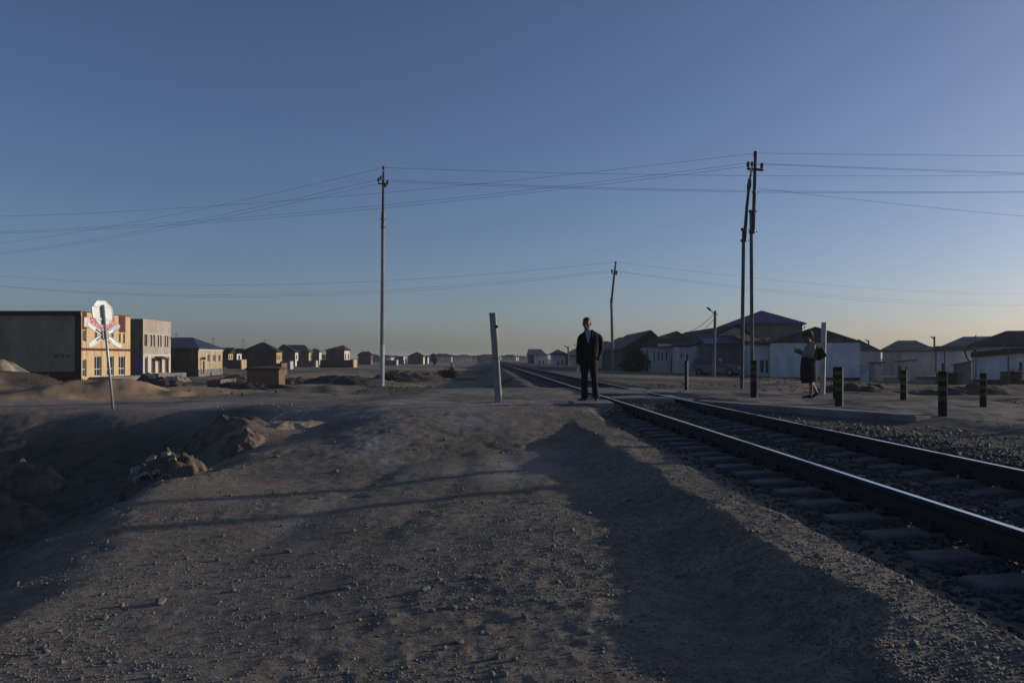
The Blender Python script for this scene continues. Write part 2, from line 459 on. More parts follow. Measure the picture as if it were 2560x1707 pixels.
# ------------------------------------------------------------------ ground
def make_ground():
    rows = [1.2]
    while rows[-1] < 26: rows.append(rows[-1] * 1.0066)
    while rows[-1] < 130: rows.append(rows[-1] * 1.013)
    while rows[-1] < 4000: rows.append(rows[-1] * 1.07)
    rows = np.array(rows)
    a = np.concatenate([np.linspace(-180, -50, 40)[:-1], np.linspace(-50, 50, 620), np.linspace(50, 180, 40)[1:-1]])
    a = np.radians(a)
    A, RR = np.meshgrid(a, rows)
    X = RR * np.sin(A); Y = RR * np.cos(A)
    jx = .25 * (RR * .0028)
    X = X + jx * vnoise(X * 50, Y * 50, 5) ; Y = Y + jx * vnoise(X * 50, Y * 50, 6)
    Z = gz(X, Y)
    hills = sst(300, 1200, RR) * 1.2 * (fbm(X, Y, 300, 3, 200))
    Z = Z + hills
    nr, na = X.shape
    verts = np.stack([X.ravel(), Y.ravel(), Z.ravel()], 1)
    c = np.array([[0, 0, g(0, 0)]])
    verts = np.concatenate([verts, c])
    idx = np.arange(nr * na).reshape(nr, na)
    i0 = idx[:-1]; i1 = idx[1:]
    q = np.stack([i0, i1, np.roll(i1, -1, 1), np.roll(i0, -1, 1)], -1).reshape(-1, 4)
    ci = nr * na
    tri = np.stack([np.full(na, ci), idx[0], np.roll(idx[0], -1)], -1)
    me = bpy.data.meshes.new('ground')
    nv = len(verts); nq = len(q); nt = len(tri)
    me.vertices.add(nv); me.vertices.foreach_set('co', verts.ravel())
    me.loops.add(nq * 4 + nt * 3)
    me.loops.foreach_set('vertex_index', np.concatenate([q.ravel(), tri.ravel()]).astype(np.int32))
    me.polygons.add(nq + nt)
    ls = np.concatenate([np.arange(nq) * 4, nq * 4 + np.arange(nt) * 3]).astype(np.int32)
    me.polygons.foreach_set('loop_start', ls)
    me.polygons.foreach_set('use_smooth', np.ones(nq + nt, bool))
    me.update(calc_edges=True)
    x, y = verts[:, 0], verts[:, 1]
    u = x - (RX0 + RSL * y)
    sand = sst(-9.5, -13, x) * sst(26.7, 28.6, y - .15 * (-16 - x) + .5 * fbm(x, y, 3, 2, 301)) * (1 - sst(37, 47, y)) * (.55 + .45 * sst(-.35, .35, fbm(x, y, 4, 3, 302) + .25))
    sand = np.maximum(sand, .55 * np.exp(-((y - 44) / 4.0) ** 2) * np.exp(-((x + 31) / 5.0) ** 2))
    sand = np.maximum(sand, .5 * sst(8.5, 11, x) * sst(24, 30, y) * (1 - sst(60, 75, y)) * sst(.2, .7, fbm(x, y, 6, 3, 305)))
    sand = np.maximum(sand, .45 * (x < -3) * sst(60, 80, y) * (1 - sst(300, 400, y)) * sst(0, .5, fbm(x, y, 14, 3, 309)))
    sand = np.maximum(sand, .35 * np.exp(-((x + 4.6) / .9) ** 2 - ((y - 12.3) / 2.2) ** 2))
    grav = sst(-.95, -.75, u + .06 * fbm(x, y, .5, 2, 311)) * (1 - sst(4.2, 6.5, u)) * (1 - .85 * sst(16.5, 18.5, y) * (1 - sst(28.5, 30, y)))
    scrub = sst(-.15, .4, fbm(x, y, 9, 4, 320)) * sst(30, 36, y) * .8 * (1 - .7 * sst(100, 300, y))
    scrub = np.maximum(scrub, .75 * sst(0.1, 1.2, (-3.3 - .14 * (y - 5)) - x) * (1 - sst(19, 22.5, y)) * sst(2, 4, y))
    wr0, _ = road(x, y, ROAD_RIGHT)
    scrub = np.maximum(scrub, .6 * sst(2.0, 2.8, u) * (1 - sst(14, 22, u)) * sst(7, 11, y) * (1 - sst(30, 40, y)) * sst(-.5, .3, fbm(x, y, 1.6, 4, 341)))
    # pale wheel tracks of the dirt road
    cxr = -.9 - .02 * y
    t = np.exp(-((x - cxr + 1.0 + .4 * np.sin(y * .5)) / .45) ** 2) + np.exp(-((x - cxr - .75 + .4 * np.sin(y * .5)) / .45) ** 2)
    dust = .8 * t * sst(5, 9, y) * (1 - sst(20, 26, y)) * sst(-.5, .5, fbm(x, y, 2.5, 3, 330))
    wl, _ = road(x, y, ROAD_LEFT); wr, _ = road(x, y, ROAD_RIGHT)
    dust = np.maximum(dust, .5 * wl * sst(-.4, .4, fbm(x, y, 3, 3, 331)))
    dust = np.maximum(dust, .25 * wr * sst(1.9, 2.7, u) * sst(-.5, .3, fbm(x, y, 2, 3, 333)))
    for nme, arr in (('sand', sand), ('gravel', grav), ('scrub', scrub), ('dust', dust)):
        at_ = me.attributes.new(nme, 'FLOAT', 'POINT')
        at_.data.foreach_set('value', np.clip(arr, 0, 1).astype(np.float32))
    me.materials.append(M['ground'])
    o = bpy.data.objects.new('ground', me)
    COL.objects.link(o)
    return tag(o, kind='structure')
make_ground()

# ------------------------------------------------------------------ loose stones (stuff)
CUBE = np.array([(-1, -1, -1), (1, -1, -1), (1, 1, -1), (-1, 1, -1), (-1, -1, 1), (1, -1, 1), (1, 1, 1), (-1, 1, 1)], float)
CF = np.array([(0, 3, 2, 1), (4, 5, 6, 7), (0, 1, 5, 4), (1, 2, 6, 5), (2, 3, 7, 6), (3, 0, 4, 7)])

def stones(name, pos, size, material, flat=(.35, .8), sink=.25, parent=None):
    n = len(pos)
    rng = np.random.default_rng(len(name) * 7 + n)
    v = CUBE[None] * (1 + rng.uniform(-.45, .25, (n, 8, 3)))
    v = v * .5
    sc = np.stack([size * rng.uniform(.7, 1.35, n), size * rng.uniform(.6, 1.1, n), size * rng.uniform(*flat, n)], 1)
    v = v * sc[:, None]
    def rot(v, ang, i, j):
        c, s_ = np.cos(ang)[:, None], np.sin(ang)[:, None]
        a, b = v[:, :, i].copy(), v[:, :, j].copy()
        v[:, :, i] = a * c - b * s_; v[:, :, j] = a * s_ + b * c
    rot(v, rng.normal(0, .35, n), 0, 2); rot(v, rng.normal(0, .35, n), 1, 2); rot(v, rng.uniform(0, 6.28, n), 0, 1)
    v = v + pos[:, None]
    v[:, :, 2] += (sc[:, 2] * (.5 - sink))[:, None]
    f = (CF[None] + (np.arange(n) * 8)[:, None, None]).reshape(-1, 4)
    me = bpy.data.meshes.new(name)
    me.vertices.add(n * 8); me.vertices.foreach_set('co', v.ravel())
    me.loops.add(len(f) * 4); me.loops.foreach_set('vertex_index', f.ravel().astype(np.int32))
    me.polygons.add(len(f)); me.polygons.foreach_set('loop_start', (np.arange(len(f)) * 4).astype(np.int32))
    me.update(calc_edges=True)
    me.materials.append(material)
    o = bpy.data.objects.new(name, me)
    COL.objects.link(o)
    if parent: o.parent = parent
    return tag(o, kind='stuff')

def sample_fan(n, y0, y1, pw=1.0, side=.72, seed=1):
    rng = np.random.default_rng(seed)
    t = rng.uniform(0, 1, n)
    if pw == 1: y = y0 * (y1 / y0) ** t
    else: y = y0 + (y1 - y0) * t ** pw
    x = rng.uniform(-side, side, n) * y
    return x, y, rng

x, y, rng = sample_fan(125000, 2.4, 17, seed=3)
u = x - (RX0 + RSL * y)
dens = .12 + .7 * sst(-.2, .5, fbm(x, y, 1.2, 3, 401)) * sst(-2.0, 1.6, x + .1 * y) + .3 * sst(-.1, .6, fbm(x, y, .8, 3, 402))
dens = np.where(u > -1.6, 1.0, dens)
keep = (rng.uniform(0, 1, len(x)) < dens) & ((u < -.85) | (u > 2.5)) & ~((y > 12.6) & (u > 2.5))
x, y = x[keep], y[keep]
sz = .004 + .0085 * rng.random(len(x)) ** 2 + .020 * (rng.random(len(x)) < .02) * rng.random(len(x))
sz = sz * (1 + .03 * y)
stones('gravel', np.stack([x, y, gz(x, y)], 1), sz, M['stone'])
# track ballast: shoulders and cribs
rng = np.random.default_rng(11)
n = 26000
y = 2.6 * (45 / 2.6) ** rng.uniform(0, 1, n)
u = rng.uniform(-.95, 3.1, n)
u = np.where((u < -.5) & (rng.random(n) < (-.5 - u) / .4), rng.uniform(-.5, 3.0, n), u)
x = RX0 + RSL * y + u
keep = ~((y > 19.5) & (y < 28.5)) & ~((y > 12.8) & (y < 19.8) & (u > 2.4))
x, y = x[keep], y[keep]
stones('ballast', np.stack([x, y, gz(x, y)], 1), (.020 + .026 * rng.random(len(x))) * (1 - .45 * sst(-.45, -.8, x - RX0 - RSL * y)), M['ballast'], flat=(.6, 1.0), sink=.3)
# litter-like pale chips on the far bank of the ditch and right gravel field
rng = np.random.default_rng(13)
n = 9000
y = 6 * (24 / 6) ** rng.uniform(0, 1, n); x = rng.uniform(4.6, 15, n)
keep = x > (RX0 + RSL * y) + 2.3
wr, _ = road(x, y, ROAD_RIGHT)
keep &= wr < .3
x, y = x[keep], y[keep]
stones('roadside_gravel', np.stack([x, y, gz(x, y)], 1), .02 + .035 * rng.random(len(x)) ** 2, M['stone'], flat=(.5, .9))
# ------------------------------------------------------------------ railway track
TH = math.atan(-RSL)          # track turned a little to the left of +Y
track = thing('railway_track', 'single railway track of steel rails on concrete sleepers running to the horizon', 'railway track', (RX0, 0, 0), (0, 0, TH))
# local frame: x across (0 = near rail, 1.6 = far rail), y along
def rail_mesh(y0, y1):
    prof = [(-.075, 0), (.075, 0), (.075, .012), (.012, .035), (.009, .112), (.034, .126), (.034, .150), (.021, .160),
            (-.021, .160), (-.034, .150), (-.034, .126), (-.009, .112), (-.012, .035), (-.075, .012)]
    zb = RAILTOP - .160
    mb = MB()
    ys = [y0]
    while ys[-1] < y1:
        ys.append(min(y1, ys[-1] * 1.5 if ys[-1] > 4 else ys[-1] + 3))
    rr = [[(px, yy, zb + pz) for px, pz in prof] for yy in ys]
    i0 = len(mb.v)
    mb.rings(rr)
    n = len(prof)
    for fi in range((len(rr) - 1) * n):
        if fi % n == 7: mb.m[fi] = 1
    return mb
rm = rail_mesh(-8, 1500)
ra = rm.build('rail', [M['rust'], M['railtop']], track)
rb = ra.copy(); COL.objects.link(rb); rb.location = (1.6, 0, 0)

def sleeper_mesh():
    mb = MB()
    w = .14
    rr = []
    for xx, zt, ww in ((-.55, -.02, .125), (-.53, .0, .13), (-.18, .012, .14), (.22, .004, .14), (.5, -.035, .115), (.8, -.04, .11), (1.1, -.035, .115), (1.38, .004, .14), (1.78, .012, .14), (2.13, 0, .13), (2.15, -.02, .125)):
        rr.append([(xx, -ww, -.17), (xx, ww, -.17), (xx, ww * .8, zt - .012), (xx, ww * .68, zt), (xx, -ww * .68, zt), (xx, -ww * .8, zt - .012)])
    mb.rings(rr)
    return mb.mesh('sleeper', M['sleeper'])
sm = sleeper_mesh()
fm = MB()
fm.rings([[(-.05, -.055, .0), (.05, -.055, .0), (.05, .055, .0), (-.05, .055, .0)], [(-.05, -.055, .03), (.05, -.055, .03), (.05, .055, .03), (-.05, .055, .03)], [(-.016, -.016, .032), (.016, -.016, .032), (.016, .016, .032), (-.016, .016, .032)], [(-.016, -.016, .075), (.016, -.016, .075), (.016, .016, .075), (-.016, .016, .075)]])
fmesh = fm.mesh('rail_fastening', M['rust'])
zs = RAILTOP - .160 - .012
yy = -3.0; k = 0
rng = random.Random(5)
far = MB()
while yy < 330:
    if not (19.7 < yy < 28.2):
        if yy < 95:
            o = bpy.data.objects.new('sleeper', sm); COL.objects.link(o); o.parent = track
            o.location = (rng.uniform(-.03, .03), yy, zs + rng.uniform(-.008, .006)); o.rotation_euler = (0, rng.uniform(-.004, .004), rng.uniform(-.012, .012))
            if yy < 17:
                for xr in (-.115, .115, 1.485, 1.715):
                    q = bpy.data.objects.new('rail_fastening', fmesh); COL.objects.link(q); q.parent = o
                    q.location = (xr, 0, .006)
        else:
            far.box(-.55, 2.15, yy - .12, yy + .12, zs - .15, zs)
    yy += .545
tag(far.build('sleeper', M['sleeper'], track), kind='stuff')

# ------------------------------------------------------------------ level crossing slabs
def chipped_slab(name, label, pts, z0, z1, m, group='concrete slabs of the level crossing', seed=1, cat='concrete slab'):
    """pts: ground outline (counter clockwise)."""
    rng = random.Random(seed)
    c = Vector((sum(p[0] for p in pts) / len(pts), sum(p[1] for p in pts) / len(pts), z0))
    out = []
    for a, b in zip(pts, pts[1:] + pts[:1]):
        L = math.hypot(b[0] - a[0], b[1] - a[1]); n = max(2, int(L / .22))
        for k in range(n):
            t = k / n
            out.append((a[0] + (b[0] - a[0]) * t + rng.uniform(-.012, .012), a[1] + (b[1] - a[1]) * t + rng.uniform(-.012, .012)))
    mb = MB()
    cx, cy = c.x, c.y
    r0 = [(p[0], p[1], z0) for p in out]
    r1 = [(p[0], p[1], z1 - .015 + rng.uniform(-.008, .0)) for p in out]
    r2 = [(cx + (p[0] - cx) * .985, cy + (p[1] - cy) * .97, z1 + rng.uniform(-.004, .004)) for p in out]
    mb.rings([r0, r1, r2])
    o = mb.build(name, m, None, c, loc=c)
    return tag(o, label, cat, group)
chipped_slab('concrete_slab', 'short grey concrete slab beside the near rail under the man in the suit', [(1.30, 16.55), (2.12, 16.6), (2.14, 17.95), (1.27, 17.9)], .33, .568, M['conc'], seed=2)
nx = lambda y: RX0 + RSL * y
chipped_slab('concrete_slab', 'grey concrete slab lying between the two rails at the near edge of the crossing', [(nx(18.95) + .1, 18.95), (nx(18.95) + 1.5, 18.85), (nx(19.7) + 1.5, 19.72), (nx(19.7) + .1, 19.75)], .3, .548, M['conc'], seed=3)
chipped_slab('concrete_slab', 'second concrete slab between the rails, farther back past a dark gap', [(nx(22) + .1, 21.7), (nx(22) + 1.5, 21.65), (nx(24) + 1.5, 24.6), (nx(24) + .1, 24.6)], .3, .546, M['conc_dark'], seed=4)
chipped_slab('concrete_slab', 'flat concrete slab outside the far rail behind the crossing', [(nx(24) + 1.72, 22.6), (nx(24) + 2.6, 22.3), (nx(24) + 2.6, 24.2), (nx(24) + 1.72, 24.4)], .3, .546, M['conc'], seed=6)
chipped_slab('edge_beam', 'long low concrete beam edging the crossing road right of the far rail', [(4.18, 18.25), (6.86, 13.55), (7.25, 13.75), (4.45, 18.75)], .22, .528, M['conc'], seed=5, cat='concrete beam')
chipped_slab('concrete_block', 'small concrete block sunk in gravel just off the beam end', [(6.95, 12.75), (7.42, 12.55), (7.5, 12.8), (7.0, 13.0)], .15, .40, M['conc'], group=None, seed=8, cat='concrete block')
# the mud packed round the near rail on the left
# ------------------------------------------------------------------ posts
def post(name, label, base, top, w, m, cat='post', group=None, wire=False, d=None):
    base = Vector(base); top = Vector(top)
    t = thing(name, label, cat, base, group=group)
    yaw = R(-9) if base.x < 3 else R(-30)
    mb = MB()
    d = d or w
    L = top - base
    rng = random.Random(int(base.x * 100))
    rr = []
    n = 9
    for k in range(n + 1):
        f = k / n
        c = L * f + Vector((rng.uniform(-.004, .004), 0, 0))
        if k == 0: c = c - L.normalized() * .25
        ch = .18
        a, b = w / 2, d / 2
        q = [(-a, -b * (1 - ch)), (-a * (1 - ch), -b), (a * (1 - ch), -b), (a, -b * (1 - ch)), (a, b * (1 - ch)), (a * (1 - ch), b), (-a * (1 - ch), b), (-a, b * (1 - ch))]
        ca, sa = math.cos(yaw), math.sin(yaw)
        rr.append([c + Vector((x_ * ca - y_ * sa + rng.uniform(-.002, .002), x_ * sa + y_ * ca, 0)) for x_, y_ in q])
    mb.rings(rr)
    mb.build('post_body', m, t)
    return t, L
zb = g(-.27, 17.9)
t, L = post('concrete_post', 'tall leaning grey concrete post alone on the dirt left of the man', (at(1247, 0, 17.9).x, 17.9, zb), at(1232, 782, 17.9), .145, M['conc_mid'], group='tall concrete gauge posts', d=.13)
mb = MB(); p = L * .49
for k in range(14):
    a0 = 2 * math.pi * k / 14; a1 = 2 * math.pi * (k + 1) / 14
    mb.tube([p + Vector((.084 * math.cos(a0), .078 * math.sin(a0), .012 * math.sin(a0 * 2))), p + Vector((.084 * math.cos(a1), .078 * math.sin(a1), .012 * math.sin(a1 * 2)))], .008, 5)
mb.build('wire_band', M['rust'], t)
mb = MB(); p = L * .845
mb.box(.03, .095, -.074, .03, p.z - .03, p.z + .03)
mb.tube([p + Vector((.07, -.03, -.02)), p + Vector((.10, -.03, -.10))], .007, 5)
for q in range(len(mb.v)): mb.v[q] = (mb.v[q][0] + p.x, mb.v[q][1], mb.v[q][2])
mb.build('iron_hook', M['rust'], t)
post('concrete_post', 'tall pale concrete post with a grey top standing just behind the walking woman', (at(2056, 0, 21.6).x, 21.6, g(8.38, 21.6)), at(2060, 806, 21.6), .125, M['conc_white'], group='tall concrete gauge posts')

def bollard(px, Y, ytop, ybase, w, label, cap=.09):
    X = wx(px, Y); z0 = g(X, Y); z1 = wz(ytop, Y)
    t = thing('bollard', label, 'bollard', (X, Y, z0), (0, 0, R(-26) + random.Random(px).uniform(-.08, .08)), group='black and yellow bollards of the crossing')
    H = z1 - z0
    mb = MB()
    rng = random.Random(px * 3)
    levels = [(-.3, 0)]
    zz = H; segs = []
    k = 0
    while zz > H * .36:
        segs.append((zz - (cap if k == 0 else .085), zz, 0 if k % 2 == 0 else 1)); zz -= (cap if k == 0 else .085); k += 1
    a = w / 2
    def ring(z, s=1.0):
        return [(-a * s, -a * .8 * s, z), (-a * .8 * s, -a * s, z), (a * .8 * s, -a * s, z), (a * s, -a * .8 * s, z), (a * s, a * .8 * s, z), (a * .8 * s, a * s, z), (-a * .8 * s, a * s, z), (-a * s, a * .8 * s, z)]
    mb.rings([ring(-.3), ring(zz)], 0, caps=False)
    for q in (2, 3): mb.m[q] = 2  # bare paler concrete on sunward faces, to give a bright lit edge
    for z0_, z1_, mi in reversed(segs):
        dz = [rng.uniform(-.008, .008) for _ in range(8)]
        last = z1_ == H
        top = ring(z1_ - (.012 if last else 0))
        i_ = len(mb.m); mb.rings([ring(z0_), top], mi, caps=False)
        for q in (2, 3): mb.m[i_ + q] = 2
        if last: mb.rings([top, ring(z1_, .88)], mi, caps=False); mb.poly(ring(z1_, .88), mi)
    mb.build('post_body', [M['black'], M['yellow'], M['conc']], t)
    return t
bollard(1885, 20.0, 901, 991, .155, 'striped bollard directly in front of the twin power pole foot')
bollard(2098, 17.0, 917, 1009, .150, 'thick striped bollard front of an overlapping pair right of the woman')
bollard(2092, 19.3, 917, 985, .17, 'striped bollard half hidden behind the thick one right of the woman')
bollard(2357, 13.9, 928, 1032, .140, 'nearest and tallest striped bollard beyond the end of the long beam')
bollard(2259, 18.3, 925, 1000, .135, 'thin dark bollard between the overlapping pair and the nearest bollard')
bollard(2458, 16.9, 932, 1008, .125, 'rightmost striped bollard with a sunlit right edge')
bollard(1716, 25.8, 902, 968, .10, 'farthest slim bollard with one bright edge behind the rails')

# ------------------------------------------------------------------ crossing sign (seen from behind)
sx, sy = -11.42, 22.9
sz_ = g(sx, sy)
sg = thing('crossing_sign', 'leaning sign pole with white octagon above a crossbuck, seen from behind', 'road sign', (sx, sy, sz_))
topv = Vector((at(257.5, 0, sy).x - sx, 0, wz(762, sy) - sz_))
mb = MB(); mb.tube([topv * -.1, topv * .5, topv], .038, 10); mb.build('pole', M['galv'], sg, smooth=True)
nrm = Vector((math.sin(R(113)), math.cos(R(113)), 0))      # the way the back of the sign looks
tan = Vector((-nrm.y, nrm.x, 0)); up = Vector((topv.x / topv.z * 1.0, 0, 1)).normalized()
def frame(c): 
    m = Matrix((tan, nrm, up)).transposed().to_4x4(); m.translation = c; return m
oc = topv * ((wz(781.5, sy) - sz_) / topv.z) - nrm * .055
mx = frame(oc)
mb = MB(); w = .345; e = w * .4142
o8 = [(-e, -w), (e, -w), (w, -e), (w, e), (e, w), (-e, w), (-w, e), (-w, -e)]
mb.rings([[mx @ Vector((a * 1.0, -.012, b)) for a, b in o8], [mx @ Vector((a, .004, b)) for a, b in o8], [mx @ Vector((a, .018, b)) for a, b in o8], [mx @ Vector((a * .955, .018, b * .955)) for a, b in o8], [mx @ Vector((a * .955, .004, b * .955)) for a, b in o8]])
mb.build('octagon_plate', M['white'], sg)
for zz in (.19, -.19):
    mb = MB()
    mb.rings([[mx @ Vector((s * .27, yy_, zz + dz)) for yy_, dz in ((.004, -.035), (.03, -.022), (.03, .022), (.004, .035))] for s in (-1, 1)])
    mb.build('stiffening_rib', M['white'], sg)
mb = MB(); mb.box(-.035, .035, .032, .06, -.36, .22, 0, mx); mb.build('clamp_plate', M['steel'], sg)
cc = topv * ((wz(838, sy) - sz_) / topv.z) - nrm * .06
mx = frame(cc)
for ang, mm in ((R(31), 'white_dim'), (R(-33), 'white')):
    for s in (-1, 1):
        mb = MB()
        ax = Vector((math.cos(ang), 0, math.sin(ang))) * s
        ay = Vector((-math.sin(ang), 0, math.cos(ang)))
        prof = []
        def pt(l, q, d): return mx @ (ax * l + ay * q + Vector((0, d + .04 * (l / .6) * (1 if s > 0 else -.5), 0)))
        L0 = .06; hw = .075
        outl = [(L0, -hw), (.52, -hw), (.60, -hw * .45), (.60, hw * .45), (.52, hw), (L0, hw)]
        mb.rings([[pt(l, q, -.006) for l, q in outl], [pt(l, q, .006) for l, q in outl]])
        # turned edges
        for q in (-hw, hw):
            mb.rings([[pt(l, q + dq, dd) for dq, dd in ((-.006, .006), (.006, .006), (.006, .028), (-.006, .028))] for l in (L0, .52)])
        mb.build('crossbuck_arm', M['white' if not (s > 0 and ang > 0) else 'white_dim'], sg)  # upper right half darker, the shade of its bend put into the colour
        mb = MB()
        mb.rings([[pt(l, dq, dd) for dq, dd in ((-.02, .006), (.02, .006), (.02, .03), (-.02, .03))] for l in (.14, .30)])
        mb.build('arm_bracket', M['steel' if s < 0 else 'galv'], sg)
mb = MB(); mb.box(-.10, .10, .008, .05, -.10, .10, 0, mx); mb.build('hub_plate', M['steel'], sg)

# ------------------------------------------------------------------ power poles
def insulator(mb, p, s=1.0):
    p = Vector(p)
    prof = [(.012, -.10), (.012, -.02), (.045, -.015), (.05, .01), (.03, .03), (.055, .04), (.05, .07), (.035, .09), (.04, .11), (.02, .13)]
    n = 8
    mb.rings([[p + Vector((r * s * math.cos(2 * math.pi * j / n), r * s * math.sin(2 * math.pi * j / n), z * s)) for j in range(n)] for r, z in prof])

def band(t, c, r, m='steel'):
    mb = MB()
    mb.rings([[Vector((c[0] + rr * math.cos(2 * math.pi * j / 12), c[1] + rr * math.sin(2 * math.pi * j / 12), c[2] + dz)) for j in range(12)] for rr, dz in ((r, -.05), (r + .02, -.045), (r + .02, .045), (r, .05))])
    mb.box(c[0] + r, c[0] + r + .09, c[1] - .02, c[1] + .02, c[2] - .02, c[2] + .02)
    mb.build('clamp_band', M[m], t)

ANCH = {}
# left pole
PX, PY = wx(956.5, 50), 50.0
pz = g(PX, PY)
lp = thing('utility_pole', 'tall straight utility pole with bright sunlit foot standing alone on the left', 'utility pole', (PX, PY, pz))
zj = wz(533, PY) - pz; zt = wz(424, PY) - pz
zw = wz(862, PY) - pz
mb = MB(); mb.tube([(-.02, 0, zw), (.01, 0, zw + (zj - zw) * .5), (.03, 0, zj + .05)], [.135, .125, .118], 10); mb.build('concrete_stub', M['conc_mid'], lp, smooth=False)
mb = MB(); mb.tube([(-.04, 0, -.5), (-.02, 0, zw)], [.148, .137], 10); mb.build('bright_lit_foot', M['conc_white'], lp)  # paler foot, the bright sunlit base put into its colour
mb = MB(); mb.tube([(.02, -.10, zj - 1.0), (.06, -.06, zt - .15)], [.085, .07], 8); mb.build('wooden_mast', M['wood'], lp)
for zz in (wz(548, PY), wz(568, PY)): band(lp, (.02, -.02, zz - pz), .125)
za = wz(459, PY) - pz
mb = MB(); mb.box(-.26, .34, -.05, .03, za - .06, za + .03); mb.build('crossarm', M['steel'], lp)
ANCH['l'] = []
for p in ((.06, -.06, zt), (-.26, 0, za + .15), (.30, 0, za + .02)):
    mb = MB(); insulator(mb, Vector(p), 1.6); mb.build('insulator', M['ceram'], lp, smooth=True)
    ANCH['l'].append(Vector(p) + Vector((PX, PY, pz + .1)))
mb = MB(); insulator(mb, (-.12, 0, za + .30), 1.4); mb.build('insulator', M['ceram'], lp, smooth=True)
mb = MB(); mb.box(.10, .24, -.08, .08, za - .22, za - .05); mb.build('fuse_box', M['steel'], lp)

# right twin pole
TX, TY = wx(1880, 32.4), 32.4
tz = g(TX, TY)
tp = thing('utility_pole', 'twin utility pole with two concrete legs and a crossarm, right of the track', 'utility pole', (TX, TY, tz))
def X_(px): return wx(px, TY) - TX
def Z_(py): return wz(py, TY) - tz
mb = MB(); mb.tube([(X_(1880.5), 0, -.5), (X_(1878), 0, Z_(529))], [(.095, .11), (.088, .10)], 4, phase=math.pi / 4 + R(-24)); mb.build('concrete_leg', M['conc_dark'], tp)
mb = MB(); mb.tube([(X_(1860), .35, -.5), (X_(1863), .2, Z_(570))], [(.10, .11), (.09, .10)], 4, phase=math.pi / 4 + R(-24)); mb.build('concrete_leg', M['conc_dark'], tp)
mb = MB(); mb.tube([(X_(1881), -.10, Z_(585)), (X_(1885), -.08, Z_(460)), (X_(1887.5), -.05, Z_(395))], [.075, .07, .062], 8); mb.build('wooden_mast', M['wood'], tp)
mb = MB(); mb.tube([(X_(1863), .1, Z_(600)), (X_(1868), .06, Z_(520)), (X_(1874), 0, Z_(455))], [.075, .065, .055], 8); mb.build('wooden_strut', M['wood'], tp)
mb = MB(); mb.tube([(X_(1871), 0, Z_(480)), (X_(1873), 0, Z_(465)), (X_(1874.5), 0, Z_(447))], [.06, .10, .06], 8)
mb.tube([(X_(1874.5), 0, Z_(447)), (X_(1877), -.02, Z_(436))], [.04, .05], 8); mb.build('cable_end_box', M['steel'], tp)
for zz in (529, 580): band(tp, (X_(1879.5), -.03, Z_(zz)), .115)
for zz in (572, 600): band(tp, (X_(1862.5), .15, Z_(zz)), .115)
band(tp, (X_(1884.5), -.08, Z_(482)), .07)
a0 = Vector((X_(1875), .35, Z_(417))); a1 = Vector((X_(1898), -.45, Z_(432)))
mb = MB(); mb.tube([a0, a1], [(.05, .05), (.05, .05)], 4, ref=(0, 0, 1)); mb.build('crossarm', M['wood'], tp)
ANCH['r'] = []
for p, s in (((X_(1887.5), -.05, Z_(392)), 1.7), (a0 + Vector((.03, 0, .1)), 1.5), (a1 + Vector((-.03, 0, .1)), 1.5)):
    mb = MB(); insulator(mb, p, s); mb.build('insulator', M['ceram'], tp, smooth=True)
    ANCH['r'].append(Vector(p) + Vector((TX, TY, tz + .13)))
mb = MB(); insulator(mb, a0 + Vector((.16, -.1, .1)), 1.3); mb.build('insulator', M['ceram'], tp, smooth=True)
mb = MB(); insulator(mb, (X_(1877.5), -.02, Z_(432)), 1.3); mb.build('insulator', M['white_dim'], tp, smooth=True)
ANCH['rlow'] = Vector((X_(1875) + TX, TY, tz + Z_(471)))

# far bent pole
QX, QY = wx(1532, 77), 77.0
qz = wz(948, QY)
fp = thing('utility_pole', 'slim distant utility pole bent in the middle, between the man and the twin pole', 'utility pole', (QX, QY, min(qz, g(QX, QY))))
o_ = Vector((QX, QY, fp.location.z))
def Q(px, py, dy=0): return Vector((wx(px, QY), QY + dy, wz(py, QY))) - o_
fb = Q(1533.5, 948)
mb = MB(); mb.tube([Vector((fb.x, 0, -.4)), Q(1530.5, 840), Q(1528.5, 752)], [.15, .135, .12], 8); mb.build('concrete_stub', M['conc'], fp)
mb = MB(); mb.tube([Q(1528, 757, -.1), Q(1534, 700, -.08), Q(1538.5, 662, -.05)], [.11, .10, .085], 8); mb.build('wooden_mast', M['wood'], fp)
for zz in (748, 754): band(fp, Q(1528.5, zz), .14)
b0, b1 = Q(1528.5, 683), Q(1542.5, 686)
mb = MB(); mb.tube([b0, b1], .05, 6, ref=(0, 0, 1)); mb.build('crossarm', M['wood'], fp)
ANCH['f'] = []
for p in (Q(1539, 660), b0 + Vector((.05, 0, .1)), b1 + Vector((-.05, 0, .1))):
    mb = MB(); insulator(mb, p, 2.0); mb.build('insulator', M['ceram'], fp, smooth=True)
    ANCH['f'].append(p + o_ + Vector((0, 0, .2)))

# poles that stand outside the picture and carry the other ends of the lines
def plain_pole(x, y, zt, label):
    z0 = g(x, y)
    t = thing('utility_pole', label, 'utility pole', (x, y, z0))
    mb = MB(); mb.tube([(0, 0, -.5), (0, 0, zt - z0)], [.14, .1], 8); mb.build('pole', M['conc_dark'], t)
    mb = MB(); mb.box(-.7, .7, -.05, .05, zt - z0 - 1.15, zt - z0 - 1.03); mb.build('crossarm', M['wood'], t)
    return [Vector((x, y, zt + .1)), Vector((x - .6, y, zt - 1.0)), Vector((x + .6, y, zt - 1.0))]
E = {}
E['l_left'] = plain_pole(-66, 92, 13.85, 'utility pole carrying the left line far beyond the cream shop')
E['l_right'] = plain_pole(44, 50.5, 13.2, 'utility pole carrying the left line beyond the right-hand houses')
E['r_left'] = plain_pole(-48, 54, 10.9, 'utility pole carrying the twin pole line left of the cream shop')
E['r_right'] = plain_pole(44, 32.9, 9.75, 'utility pole carrying the twin pole line right of the houses')
